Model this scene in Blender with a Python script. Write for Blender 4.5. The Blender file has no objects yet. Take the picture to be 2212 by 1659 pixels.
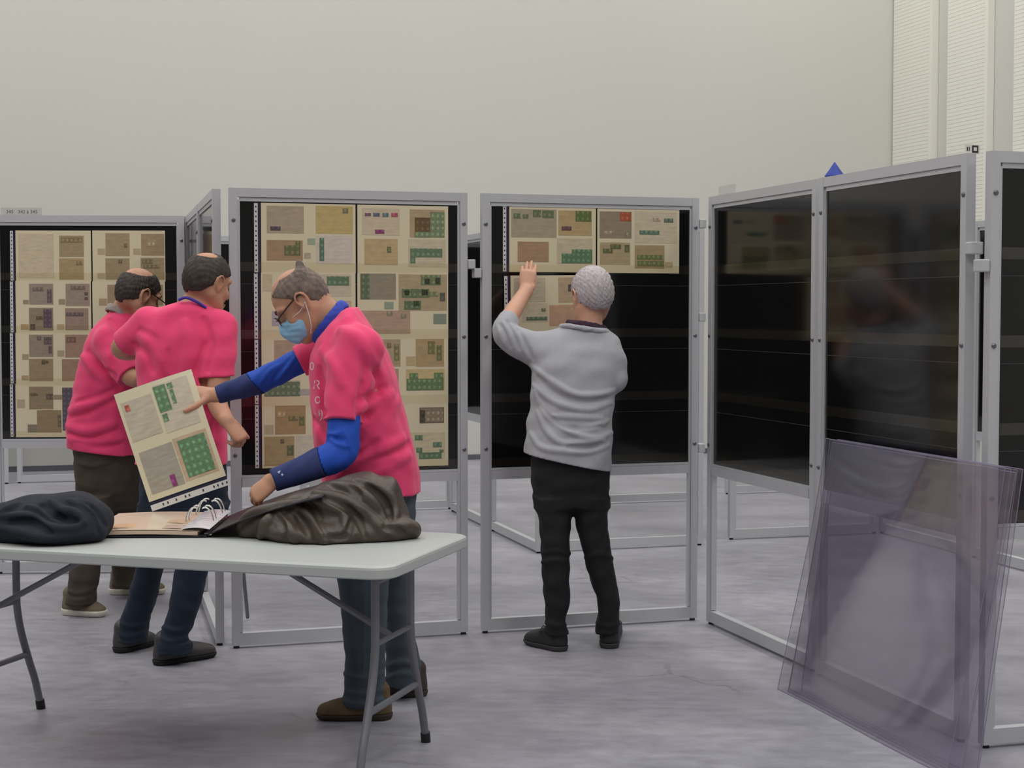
import bpy, math, random
import numpy as np
from mathutils import Vector, Matrix
random.seed(7); np.random.seed(7)
SC = bpy.context.scene
COL = SC.collection

# ------------------------------------------------------------------ camera, world, lights, exposure
FPX, PITCH, CH = 3447.6, math.radians(2.6275), 1.4714
cd = bpy.data.cameras.new('camera'); cam = bpy.data.objects.new('camera', cd); COL.objects.link(cam)
cd.sensor_fit = 'HORIZONTAL'; cd.sensor_width = 36.0; cd.lens = FPX / 2212.0 * 36.0
cam.location = (0, 0, CH); cam.rotation_euler = (math.pi / 2 - PITCH, 0, 0)
cd.clip_end = 200
SC.camera = cam
w = bpy.data.worlds.new('world'); SC.world = w; w.use_nodes = True
w.node_tree.nodes['Background'].inputs[0].default_value = (1, .99, .97, 1)
w.node_tree.nodes['Background'].inputs[1].default_value = .15
SC.view_settings.view_transform = 'Standard'; SC.view_settings.look = 'None'
SC.cycles.transparent_max_bounces = 40
SC.view_settings.exposure = 0.0; SC.view_settings.gamma = 1.0; SC.view_settings.use_curve_mapping = False

TH = math.radians(16.35)
E1 = Vector((math.cos(TH), math.sin(TH), 0)); N1 = Vector((-math.sin(TH), math.cos(TH), 0))
CORNER = Vector((4.09, 17.08, 0)); ROOM_H = 8.6

def area_lamp(name, loc, sx, sy, power, rz=0, col=(1, 1, 1)):
    l = bpy.data.lights.new(name, 'AREA'); l.shape = 'RECTANGLE'; l.size = sx; l.size_y = sy; l.energy = power; l.color = col
    o = bpy.data.objects.new(name, l); COL.objects.link(o); o.location = loc; o.rotation_euler = (0, 0, rz)
    return o
# rows of ceiling lamps over the hall
for i in range(4):
    for j in range(4):
        p = CORNER - E1 * (1.6 + 4.6 * i) - N1 * (2.2 + 5.4 * j)
        area_lamp('ceiling_lamp', (p.x, p.y, ROOM_H - .25), 1.6, 3.2, 136, TH, (1, .985, .955))

# ------------------------------------------------------------------ pixel helpers (photo frame 2212 x 1659)
_c, _s = math.cos(PITCH), math.sin(PITCH)
def ray(u, v):
    a = (u - 1106.0) / FPX; b = -(v - 829.5) / FPX
    return np.array([a, _c + b * _s, -_s + b * _c])
def at(u, v, Y):
    r = ray(u, v); t = Y / r[1]
    return np.array([r[0] * t, Y, CH + r[2] * t])
def gnd(u, v, z=0.0):
    r = ray(u, v); t = (z - CH) / r[2]
    return np.array([r[0] * t, r[1] * t, z])
def zof(v, Y): return at(1106, v, Y)[2]
def xof(u, Y): return at(u, 829, Y)[0]

# ------------------------------------------------------------------ materials
def lin(c):
    c = [x / 255.0 for x in c]
    return tuple((x / 12.92 if x <= .04045 else ((x + .055) / 1.055) ** 2.4) for x in c) + (1.0,)
MATS = {}
def mat(name, rgb=(200, 200, 200), rough=.6, metal=0.0, nscale=0, namt=0.0, bump=0.0, bscale=None, coat=0.0, spec=.5, objcol=False, stretch=None, sheen=0.0):
    if name in MATS: return MATS[name]
    m = bpy.data.materials.new(name); m.use_nodes = True; nt = m.node_tree; N = nt.nodes; L = nt.links
    b = N['Principled BSDF']; b.inputs['Roughness'].default_value = rough; b.inputs['Metallic'].default_value = metal
    b.inputs['Specular IOR Level'].default_value = spec
    b.inputs['Coat Weight'].default_value = coat; b.inputs['Coat Roughness'].default_value = .12
    if sheen: b.inputs['Sheen Weight'].default_value = sheen
    base = None
    if objcol:
        oi = N.new('ShaderNodeObjectInfo'); base = oi.outputs['Color']
    else:
        b.inputs['Base Color'].default_value = lin(rgb)
    tc = None
    if nscale or bump:
        tc = N.new('ShaderNodeTexCoord'); src = tc.outputs['Object']
        if stretch:
            mp = N.new('ShaderNodeMapping'); mp.inputs['Scale'].default_value = stretch; L.new(src, mp.inputs['Vector']); src = mp.outputs['Vector']
    if nscale and namt:
        n = N.new('ShaderNodeTexNoise'); n.inputs['Scale'].default_value = nscale; n.inputs['Detail'].default_value = 5; n.inputs['Roughness'].default_value = .6
        L.new(src, n.inputs['Vector'])
        mr = N.new('ShaderNodeMapRange'); mr.inputs['From Min'].default_value = .3; mr.inputs['From Max'].default_value = .7
        mr.inputs['To Min'].default_value = 1 - namt; mr.inputs['To Max'].default_value = 1 + namt
        L.new(n.outputs['Fac'], mr.inputs['Value'])
        mx = N.new('ShaderNodeVectorMath'); mx.operation = 'MULTIPLY'
        if base is not None: L.new(base, mx.inputs[0])
        else: mx.inputs[0].default_value = lin(rgb)[:3]
        L.new(mr.outputs['Result'], mx.inputs[1]); L.new(mx.outputs['Vector'], b.inputs['Base Color'])
    elif base is not None:
        L.new(base, b.inputs['Base Color'])
    if bump:
        n2 = N.new('ShaderNodeTexNoise'); n2.inputs['Scale'].default_value = bscale or nscale; n2.inputs['Detail'].default_value = 4
        L.new(src, n2.inputs['Vector'])
        bp = N.new('ShaderNodeBump'); bp.inputs['Strength'].default_value = bump; bp.inputs['Distance'].default_value = .004
        L.new(n2.outputs['Fac'], bp.inputs['Height']); L.new(bp.outputs['Normal'], b.inputs['Normal'])
    MATS[name] = m
    return m

def clear_mat(name, tint, gloss=.06, haze=.05, hazecol=(150, 148, 160), rough=.04, flat=None):
    if name in MATS: return MATS[name]
    m = bpy.data.materials.new(name); m.use_nodes = True; nt = m.node_tree; N = nt.nodes; L = nt.links
    N.remove(N['Principled BSDF']); out = N['Material Output']
    t = N.new('ShaderNodeBsdfTransparent'); t.inputs[0].default_value = tint + (1,)
    g = N.new('ShaderNodeBsdfGlossy'); g.inputs['Roughness'].default_value = rough; g.inputs[0].default_value = (.9, .9, .93, 1)
    d = N.new('ShaderNodeBsdfDiffuse'); d.inputs[0].default_value = lin(hazecol)
    lw = N.new('ShaderNodeFresnel'); ge = N.new('ShaderNodeNewGeometry'); ir = N.new('ShaderNodeMapRange')
    ir.inputs['To Min'].default_value = 1.45; ir.inputs['To Max'].default_value = 1 / 1.45; L.new(ge.outputs['Backfacing'], ir.inputs['Value']); L.new(ir.outputs[0], lw.inputs['IOR'])   # same reflectance on both faces of the sheet
    ad = N.new('ShaderNodeMath'); ad.operation = 'ADD'; ad.inputs[1].default_value = gloss - .03; ad.use_clamp = True; L.new(lw.outputs[0], ad.inputs[0])
    m1 = N.new('ShaderNodeMixShader'); m1.inputs[0].default_value = haze; L.new(t.outputs[0], m1.inputs[1]); L.new(d.outputs[0], m1.inputs[2])
    m2 = N.new('ShaderNodeMixShader'); m2.inputs[0].default_value = flat or 0
    if flat is None: L.new(ad.outputs[0], m2.inputs[0])
    L.new(m1.outputs[0], m2.inputs[1]); L.new(m1.outputs[0], m2.inputs[1]); L.new(g.outputs[0], m2.inputs[2])
    L.new(m2.outputs[0], out.inputs['Surface'])
    MATS[name] = m
    return m

# ------------------------------------------------------------------ mesh helpers
class MB:
    def __init__(s): s.v = []; s.f = []
    def box(s, lo, hi):
        b = len(s.v); x0, y0, z0 = lo; x1, y1, z1 = hi
        s.v += [(x0, y0, z0), (x1, y0, z0), (x1, y1, z0), (x0, y1, z0), (x0, y0, z1), (x1, y0, z1), (x1, y1, z1), (x0, y1, z1)]
        s.f += [(b, b+3, b+2, b+1), (b+4, b+5, b+6, b+7), (b, b+1, b+5, b+4), (b+1, b+2, b+6, b+5), (b+2, b+3, b+7, b+6), (b+3, b, b+4, b+7)]
        return s
    def bbox_round(s, lo, hi, r):
        """box with chamfered edges along every axis (cheap bevel)"""
        import bmesh
        bm = bmesh.new(); bmesh.ops.create_cube(bm, size=1)
        for v in bm.verts: v.co = Vector([(lo[i] + hi[i]) / 2 + v.co[i] * (hi[i] - lo[i]) for i in range(3)])
        bmesh.ops.bevel(bm, geom=list(bm.edges), offset=r, segments=2, affect='EDGES', profile=.5)
        b = len(s.v); bm.verts.index_update()
        s.v += [tuple(v.co) for v in bm.verts]; s.f += [tuple(b + v.index for v in f.verts) for f in bm.faces]; bm.free()
        return s
    def tube(s, pts, r, n=10, cap=True):
        pts = [np.array(p, float) for p in pts]; rr = r if hasattr(r, '__len__') else [r] * len(pts)
        rings = []; up = None
        for i, p in enumerate(pts):
            d = pts[min(i+1, len(pts)-1)] - pts[max(i-1, 0)]; d /= np.linalg.norm(d) + 1e-12
            if up is None:
                a = np.array([0, 0, 1.]) if abs(d[2]) < .9 else np.array([1., 0, 0])
            else: a = up
            u = a - d * np.dot(a, d); u /= np.linalg.norm(u); up = u; q = np.cross(d, u)
            b = len(s.v)
            for k in range(n):
                t = 2 * math.pi * k / n; s.v.append(tuple(p + (u * math.cos(t) + q * math.sin(t)) * rr[i]))
            rings.append(b)
        for a, b in zip(rings[:-1], rings[1:]):
            for k in range(n): s.f.append((a + k, a + (k+1) % n, b + (k+1) % n, b + k))
        if cap:
            s.f.append(tuple(rings[0] + k for k in range(n))[::-1]); s.f.append(tuple(rings[-1] + k for k in range(n)))
        return s
    def cyl(s, p0, p1, r, n=12): return s.tube([p0, p1], r, n)
    def prism(s, poly, z0, z1):
        b = len(s.v); n = len(poly)
        s.v += [(x, y, z0) for x, y in poly] + [(x, y, z1) for x, y in poly]
        s.f += [tuple(b + k for k in range(n))[::-1], tuple(b + n + k for k in range(n))]
        for k in range(n): s.f.append((b + k, b + (k+1) % n, b + n + (k+1) % n, b + n + k))
        return s
    def mesh(s, name, m=None, smooth=False):
        me = bpy.data.meshes.new(name); me.from_pydata(s.v, [], s.f)
        if m: me.materials.append(m)
        if smooth: me.polygons.foreach_set('use_smooth', [True] * len(me.polygons))
        me.update(); return me
    def build(s, name, m, parent=None, smooth=False):
        return obj(name, s.mesh(name, m, smooth), parent)
def obj(name, me, parent=None, M=None):
    o = bpy.data.objects.new(name, me); COL.objects.link(o)
    if parent is not None: o.parent = parent
    if M is not None: o.matrix_local = M
    return o
def tag(o, label=None, cat=None, group=None, kind=None):
    if label: o['label'] = label
    if cat: o['category'] = cat
    if group: o['group'] = group
    if kind: o['kind'] = kind
    return o
def empty(name, loc=(0, 0, 0), rz=0):
    o = bpy.data.objects.new(name, None); COL.objects.link(o); o.location = loc; o.rotation_euler = (0, 0, rz); o.empty_display_size = .1
    return o
def spline(pts, n=8):
    P = [np.array(p, float) for p in pts]; P = [2*P[0]-P[1]] + P + [2*P[-1]-P[-2]]; out = []
    for i in range(1, len(P) - 2):
        for k in range(n):
            t = k / n; a, b, c, d = P[i-1], P[i], P[i+1], P[i+2]
            out.append(.5 * ((2*b) + (c-a)*t + (2*a-5*b+4*c-d)*t*t + (3*b-a-3*c+d)*t**3))
    out.append(P[-2]); return out

# ------------------------------------------------------------------ the hall
m_wall = mat('painted_wall', (204, 203, 196), .75, nscale=.5, namt=.012)
m_ceil = mat('ceiling_paint', (112, 112, 112), .9); m_wall2 = mat('hall_wall_grey', (142, 141, 136), .8)
def floor_mat():
    m = bpy.data.materials.new('polished_concrete'); m.use_nodes = True; nt = m.node_tree; N = nt.nodes; L = nt.links; b = N['Principled BSDF']
    tc = N.new('ShaderNodeTexCoord')
    mp = N.new('ShaderNodeMapping'); mp.inputs['Rotation'].default_value = (0, 0, TH); mp.inputs['Scale'].default_value = (1, 1.6, 1); L.new(tc.outputs['Object'], mp.inputs[0])
    def noise(sc, det, src=mp.outputs[0], rough=.6):
        n = N.new('ShaderNodeTexNoise'); n.inputs['Scale'].default_value = sc; n.inputs['Detail'].default_value = det; n.inputs['Roughness'].default_value = rough; L.new(src, n.inputs['Vector']); return n
    n1 = noise(1.3, 6); n2 = noise(9, 6); n3 = noise(60, 3)
    mp2 = N.new('ShaderNodeMapping'); mp2.inputs['Scale'].default_value = (1.1, 14, 1); mp2.inputs['Rotation'].default_value = (0, 0, .15); L.new(tc.outputs['Object'], mp2.inputs[0])
    n4 = noise(1.6, 6, mp2.outputs[0], .7)
    cr = N.new('ShaderNodeValToRGB'); cr.color_ramp.elements[0].position = .32; cr.color_ramp.elements[0].color = lin((136, 135, 145)); cr.color_ramp.elements[1].position = .68; cr.color_ramp.elements[1].color = lin((161, 160, 169))
    L.new(n1.outputs['Fac'], cr.inputs['Fac'])
    def mul(a, n, lo, hi):
        mr = N.new('ShaderNodeMapRange'); mr.inputs['From Min'].default_value = .3; mr.inputs['From Max'].default_value = .7; mr.inputs['To Min'].default_value = lo; mr.inputs['To Max'].default_value = hi; L.new(n, mr.inputs['Value'])
        v = N.new('ShaderNodeVectorMath'); v.operation = 'MULTIPLY'; L.new(a, v.inputs[0]); L.new(mr.outputs[0], v.inputs[1]); return v.outputs[0]
    c = mul(cr.outputs['Color'], n2.outputs['Fac'], .86, 1.12); c = mul(c, n3.outputs['Fac'], .95, 1.05); c = mul(c, n4.outputs['Fac'], .93, 1.06)
    # hairline cracks: thin lines where a warped voronoi distance-to-edge is almost zero, broken up by noise
    nw = noise(3.5, 4, tc.outputs['Object']); ad = N.new('ShaderNodeVectorMath'); ad.operation = 'MULTIPLY_ADD'; ad.inputs[1].default_value = (.35, .35, 0); L.new(nw.outputs['Color'], ad.inputs[0]); L.new(tc.outputs['Object'], ad.inputs[2])
    vo = N.new('ShaderNodeTexVoronoi'); vo.feature = 'DISTANCE_TO_EDGE'; vo.inputs['Scale'].default_value = .75; L.new(ad.outputs[0], vo.inputs['Vector'])
    lt = N.new('ShaderNodeMapRange'); lt.inputs['From Min'].default_value = .0015; lt.inputs['From Max'].default_value = .006; lt.inputs['To Min'].default_value = .0; lt.inputs['To Max'].default_value = 1; L.new(vo.outputs['Distance'], lt.inputs['Value'])
    nb = noise(.9, 2, tc.outputs['Object']); th = N.new('ShaderNodeMapRange'); th.inputs['From Min'].default_value = .56; th.inputs['From Max'].default_value = .64; th.inputs['To Min'].default_value = 1; th.inputs['To Max'].default_value = .78; L.new(nb.outputs['Fac'], th.inputs['Value'])
    mxx = N.new('ShaderNodeMath'); mxx.operation = 'MAXIMUM'; L.new(lt.outputs[0], mxx.inputs[0]); L.new(th.outputs[0], mxx.inputs[1])
    v = N.new('ShaderNodeVectorMath'); v.operation = 'MULTIPLY'; L.new(c, v.inputs[0]); L.new(mxx.outputs[0], v.inputs[1])
    L.new(v.outputs[0], b.inputs['Base Color'])
    rr = N.new('ShaderNodeMapRange'); rr.inputs['To Min'].default_value = .28; rr.inputs['To Max'].default_value = .5; L.new(n2.outputs['Fac'], rr.inputs['Value']); L.new(rr.outputs[0], b.inputs['Roughness'])
    b.inputs['Specular IOR Level'].default_value = .42
    return m
def quad_wall(name, p, d, length, nrm, h=ROOM_H, th=.3, m=m_wall):
    """solid wall slab: inner face starts at p and runs along d; the slab thickness goes away from nrm"""
    q = [p, p + d * length, p + d * length - nrm * th, p - nrm * th]
    o = MB().prism([(v.x, v.y) for v in q], 0, h).build(name, m); tag(o, kind='structure'); return o
A = CORNER - E1 * 20; B = CORNER - N1 * 25; D_ = A - N1 * 25
flo = MB().prism([(v.x, v.y) for v in (CORNER + (E1 + N1) * .3, A + (N1 - E1) * .3, D_ - (E1 + N1) * .3, B + (E1 - N1) * .3)], -.2, 0).build('floor', floor_mat()); tag(flo, kind='structure')
cei = MB().prism([(v.x, v.y) for v in (CORNER + (E1 + N1) * .3, A + (N1 - E1) * .3, D_ - (E1 + N1) * .3, B + (E1 - N1) * .3)], ROOM_H, ROOM_H + .2).build('ceiling', m_ceil); tag(cei, kind='structure')
quad_wall('wall_back', CORNER, -E1, 20, -N1)
quad_wall('wall_right', CORNER, -N1, 25, -E1)
quad_wall('wall_left', A, -N1, 25, E1, m=m_wall2)
quad_wall('wall_front', B, -E1, 20, N1, m=m_wall2)
bp_ = CORNER - E1 * 20
bb = MB().prism([(v.x, v.y) for v in (CORNER - N1 * .0, bp_, bp_ - N1 * .02, CORNER - N1 * .02)], 0.0, .05).build('baseboard_back', mat('dark_baseboard', (92, 92, 100), .6)); tag(bb, kind='structure')

# slatted shutters on the right-hand wall
m_shut = mat('shutter_white', (232, 231, 220), .6)
slat_me = {}
def shutter(a0, a1, z0, z1, label):
    wd = a1 - a0; p = CORNER - N1 * a0
    root = empty('wall_shutter', (p.x, p.y, z0), TH - math.pi / 2)   # local x runs towards the camera, local -y into the room
    tag(root, label, 'shutter', 'slatted shutters on the side wall')
    MB().box((0, -.055, 0), (wd, -.003, z1 - z0)).build('back_panel', m_shut, root)
    MB().box((wd - .055, -.075, 0), (wd, -.055, z1 - z0)).build('edge_strip', m_shut, root)
    MB().box((0, -.09, -.03), (wd, -.003, 0)).build('bottom_rail', m_shut, root)
    key = round(wd, 3)
    me = slat_me.setdefault(key, MB().box((.004, -.060, 0), (wd - .06, -.055, .0350)).mesh('slat', m_shut))
    n = int((z1 - z0 - .02) / .0375)
    for i in range(n): obj('slat', me, root).location = (0, 0, .012 + i * .0375)
shutter(.02, .817, 2.15, 4.95, 'white slatted shutter in the corner of the far wall')
shutter(1.077, 1.813, 2.15, 4.95, 'white slatted shutter second from the corner above the display frames')
shutter(2.215, 3.0, 2.92, 4.95, 'white slatted shutter cut off by the right edge of the photo')

# ------------------------------------------------------------------ display frames
W, H = 1.0613, 2.0
m_alu = mat('satin_aluminium', (196, 197, 201), .42, metal=.35, nscale=40, namt=.02)
m_board = mat('black_board', (17, 17, 18), .1, spec=.55)
m_bolt = mat('bolt_steel', (120, 120, 126), .35, metal=.8)
m_foot = mat('black_rubber', (28, 28, 30), .7)
m_strip = clear_mat('clear_strip', (.995, .99, .965), gloss=.05, haze=.006, hazecol=(190, 184, 150), rough=.12, flat=.035)
m_clip = mat('grey_clip', (182, 184, 186), .5)
BZ0, BZ1 = .757, 1.945          # board bottom / top
def frame_meshes():
    d = {}
    d['stile_l'] = MB().box((0, 0, .012), (.034, .036, H)).box((.035, .006, .07), (.045, .030, 1.95)).mesh('stile', m_alu)
    d['stile_r'] = MB().box((W - .034, 0, .012), (W, .036, H)).box((W - .045, .006, .07), (W - .035, .030, 1.95)).mesh('stile', m_alu)
    d['top'] = MB().box((.0342, .001, 1.962), (W - .0342, .035, H)).box((.045, .007, 1.944), (W - .045, .029, 1.961)).mesh('top_rail', m_alu)
    d['mid'] = MB().box((.0455, .001, .705), (W - .0455, .035, .745)).box((.0455, .007, .746), (W - .0455, .029, .757)).mesh('middle_rail', m_alu)
    d['bot'] = MB().box((.0342, .001, .014), (W - .0342, .035, .066)).mesh('bottom_rail', m_alu)
    d['board'] = MB().box((.0452, .013, .7572), (W - .0452, .023, 1.9438)).mesh('board', m_board)
    d['bolt'] = MB().tube([(0, 0, 0), (0, -.003, 0), (0, -.006, 0)], [.009, .009, .005], 10).mesh('bolt', m_bolt)
    d['foot'] = MB().cyl((0, 0, 0), (0, 0, .013), .013, 10).mesh('foot', m_foot)
    d['strip'] = MB().box((.047, 0, 0), (W - .047, .0012, .04)).mesh('page_strip', m_strip)
    d['line'] = MB().box((.047, 0, 0), (W - .047, .002, .0025)).mesh('groove_line', mat('groove', (60, 58, 60), .3))
    d['clip'] = MB().bbox_round((0, 0, 0), (.034, .05, .042), .004).mesh('clip', m_clip)
    return d
FM = frame_meshes()
ROWZ = [1.94 - .2935 * k for k in range(5)]
def frame(x, y, rz, label, detail=2, clips=(), back=False):
    o = empty('display_frame', (x, y, 0), rz); tag(o, label, 'display frame', 'aluminium display frames')
    for k, nm in (('stile_l', 'stile'), ('stile_r', 'stile'), ('top', 'top_rail'), ('mid', 'middle_rail'), ('bot', 'bottom_rail'), ('board', 'board')):
        obj(nm, FM[k], o)
    for fx in (.017, W - .017): obj('foot', FM['foot'], o).location = (fx, .018, 0)
    if detail >= 1:
        for fx in (.017, W - .017):
            for z in (1.862, 1.355, .845): obj('bolt', FM['bolt'], o).location = (fx, 0, z)
    if detail >= 2:
        for k in range(1, 5):
            s_ = obj('page_strip', FM['strip'], o); s_.location = (0, .0035, ROWZ[k] - .004 if k < 4 else .762); s_.rotation_euler = (-.05, 0, 0)
            if k < 4: obj('groove_line', FM['line'], o).location = (0, .0105, ROWZ[k] - .06)
    for side, z in clips:
        obj('clip', FM['clip'], o).location = ((W + .003) if side > 0 else -.037, -.004, z)
    return o
def place(x, y, a): return x, y, a
RA = TH - math.pi / 2
FR = {}
FR['p2'] = frame(-1.2150, 6.8900, math.radians(17.0), 'display frame crammed with stamp pages behind the man in the mask', clips=((1, 1.66), ))
FR['p3'] = frame(-.1340, 7.2180, math.radians(17.2), 'display frame the man in the grey sweater is filling', clips=((-1, 1.62), (1, 1.42), (1, 1.86), (1, .80)))
FR['p4'] = frame(.9150, 7.4600, RA + math.radians(.4), 'empty black display frame beside the one being filled by the grey sweater man')
FR['p5'] = frame(1.2250, 6.3950, RA, 'empty black display frame with clear sheets leaning against it', clips=((1, 1.66),))
FR['p6'] = frame(1.5850, 5.3000, TH, 'black display frame cut off by the right edge of the photo', clips=((-1, 1.60),))
FR['p1'] = frame(-2.886, 8.87, math.radians(3.0), 'display frame of brownish stamp pages at the far left')
RB = RA - math.radians(1.7); DQ = Vector((math.cos(RB), math.sin(RB), 0)); k1 = Vector((-1.300, 6.95, 0))
FR['p1b'] = frame(*(k1 - DQ * W)[:2], RB, 'display frame seen edge-on beside the dark haired man in jeans')
FR['p1c'] = frame(*(k1 - DQ * (2 * W + .015))[:2], RB, 'display frame seen edge-on, the farther of two in line')
DP = Vector((math.sin(TH), -math.cos(TH), 0))
def bframe(x, y, a, label): return frame(x, y, a, label, detail=0)
# frames of the rows standing farther back in the hall
bframe(.18, 9.66, TH, 'display frame in the row directly behind the grey sweater man')
q = Vector((.15, 9.62, 0)); bframe(*(q - DP * W)[:2], RA, 'side-on display frame seen in the gap left of the grey sweater man')
q2 = q - DP * (W + .02); bframe(*(q2 - DP * W)[:2], RA, 'farther side-on display frame seen low in the gap left of the grey sweater man')
q3 = Vector((-.44, 11.80, 0))
bframe(*(q3 - E1 * W)[:2], TH, 'far display frame glimpsed low behind the masked man')
bframe(*(q3 - E1 * (2 * W + .03))[:2], TH, 'far display frame glimpsed low beside the masked man\'s lowered hand')
bframe(.42, 12.02, TH, 'far display frame glimpsed low between the grey sweater man\'s legs and the frame post')
bframe(1.72, 12.75, TH, 'farthest display frame glimpsed under the empty black frame')
bframe(1.40, 10.20, TH, 'display frame seen under the empty black frame left of the clear sheets')
q5 = Vector((2.43, 10.53, 0)); bframe(q5.x, q5.y, RA, 'side-on display frame seen through the clear sheets')
q6 = q5 + DP * (W + .03); bframe(q6.x, q6.y, RA, 'side-on display frame low at the right edge behind the clear sheets')
bframe(-4.22, 13.56, TH, 'far display frame glimpsed under the leftmost page frame')
bframe(*(Vector((-4.28, 13.52, 0)) - E1 * W)[:2], TH, 'far display frame post at the left edge of the photo')
# support strut behind the middle frame
sp = gnd(535, 1339); MB().tube([FR["p2"].matrix_basis.inverted() @ Vector((sp[0], sp[1], .012)), Vector((.02, .05, .72))], .009, 8).build('support_strut', m_bolt, FR['p2'])

# ------------------------------------------------------------------ album pages on the frames
def page_mat():
    m = mat('album_page_paper', (214, 203, 172), .5, nscale=3, namt=.02, coat=.25); return m
m_page = page_mat()
m_cover = mat('old_cover_paper', objcol=True, rough=.6, nscale=55, namt=.13, coat=.2, stretch=(.35, 1, 1.6))
def stamp_mat():
    m = bpy.data.materials.new('stamp_print'); m.use_nodes = True; nt = m.node_tree; N = nt.nodes; L = nt.links; b = N['Principled BSDF']
    b.inputs['Roughness'].default_value = .6; b.inputs['Coat Weight'].default_value = .2
    oi = N.new('ShaderNodeObjectInfo'); tc = N.new('ShaderNodeTexCoord')
    dv = N.new('ShaderNodeVectorMath'); dv.operation = 'DIVIDE'; dv.inputs[1].default_value = (.0235, 1, .0275); L.new(tc.outputs['Object'], dv.inputs[0])
    fr = N.new('ShaderNodeVectorMath'); fr.operation = 'FRACTION'; L.new(dv.outputs[0], fr.inputs[0])
    sb = N.new('ShaderNodeVectorMath'); sb.operation = 'SUBTRACT'; sb.inputs[1].default_value = (.5, 0, .5); L.new(fr.outputs[0], sb.inputs[0])
    ml = N.new('ShaderNodeVectorMath'); ml.operation = 'MULTIPLY'; ml.inputs[1].default_value = (1, 0, 1); L.new(sb.outputs[0], ml.inputs[0])
    ln = N.new('ShaderNodeVectorMath'); ln.operation = 'LENGTH'; L.new(ml.outputs[0], ln.inputs[0])
    mr = N.new('ShaderNodeMapRange'); mr.inputs['From Min'].default_value = .08; mr.inputs['From Max'].default_value = .34; mr.inputs['To Min'].default_value = 1.55; mr.inputs['To Max'].default_value = .82; L.new(ln.outputs['Value'], mr.inputs['Value'])
    n = N.new('ShaderNodeTexNoise'); n.inputs['Scale'].default_value = 120; L.new(tc.outputs['Object'], n.inputs['Vector'])
    m2 = N.new('ShaderNodeMapRange'); m2.inputs['From Min'].default_value = .3; m2.inputs['From Max'].default_value = .7; m2.inputs['To Min'].default_value = .8; m2.inputs['To Max'].default_value = 1.2; L.new(n.outputs['Fac'], m2.inputs['Value'])
    a = N.new('ShaderNodeVectorMath'); a.operation = 'MULTIPLY'; L.new(oi.outputs['Color'], a.inputs[0]); L.new(mr.outputs[0], a.inputs[1])
    c = N.new('ShaderNodeVectorMath'); c.operation = 'MULTIPLY'; L.new(a.outputs[0], c.inputs[0]); L.new(m2.outputs[0], c.inputs[1])
    L.new(c.outputs[0], b.inputs['Base Color']); return m
m_stamp = stamp_mat()
def strip_mat():
    m = bpy.data.materials.new('punched_strip'); m.use_nodes = True; nt = m.node_tree; N = nt.nodes; L = nt.links; b = N['Principled BSDF']; b.inputs['Roughness'].default_value = .35
    tc = N.new('ShaderNodeTexCoord')
    dv = N.new('ShaderNodeVectorMath'); dv.operation = 'DIVIDE'; dv.inputs[1].default_value = (.016, 1, .021); L.new(tc.outputs['Object'], dv.inputs[0])
    sp = N.new('ShaderNodeSeparateXYZ'); L.new(dv.outputs[0], sp.inputs[0])
    fz = N.new('ShaderNodeMath'); fz.operation = 'FRACT'; L.new(sp.outputs['Z'], fz.inputs[0])
    cb = N.new('ShaderNodeCombineXYZ'); L.new(sp.outputs['X'], cb.inputs[0]); L.new(fz.outputs[0], cb.inputs[1])
    sb = N.new('ShaderNodeVectorMath'); sb.operation = 'DISTANCE'; sb.inputs[1].default_value = (0.5, .5, 0); L.new(cb.outputs[0], sb.inputs[0])
    gt = N.new('ShaderNodeMath'); gt.operation = 'GREATER_THAN'; gt.inputs[1].default_value = .2; L.new(sb.outputs['Value'], gt.inputs[0])
    mx = N.new('ShaderNodeMix'); mx.data_type = 'RGBA'; mx.inputs['A'].default_value = lin((45, 42, 52)); mx.inputs['B'].default_value = lin((205, 203, 204)); L.new(gt.outputs[0], mx.inputs['Factor'])
    L.new(mx.outputs['Result'], b.inputs['Base Color']); return m
m_punch = strip_mat()
GR = (104, 128, 98); GO = (112, 112, 72)
def flat(name, x0, z0, x1, z1, y, m, parent, col=None, th=.0005):
    """thin printed rectangle whose object origin is its lower left corner"""
    o = MB().box((0, -th, 0), (x1 - x0, 0, z1 - z0)).build(name, m, parent); o.location = (x0, y, z0)
    if col: o.color = lin(col)
    return o
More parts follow.
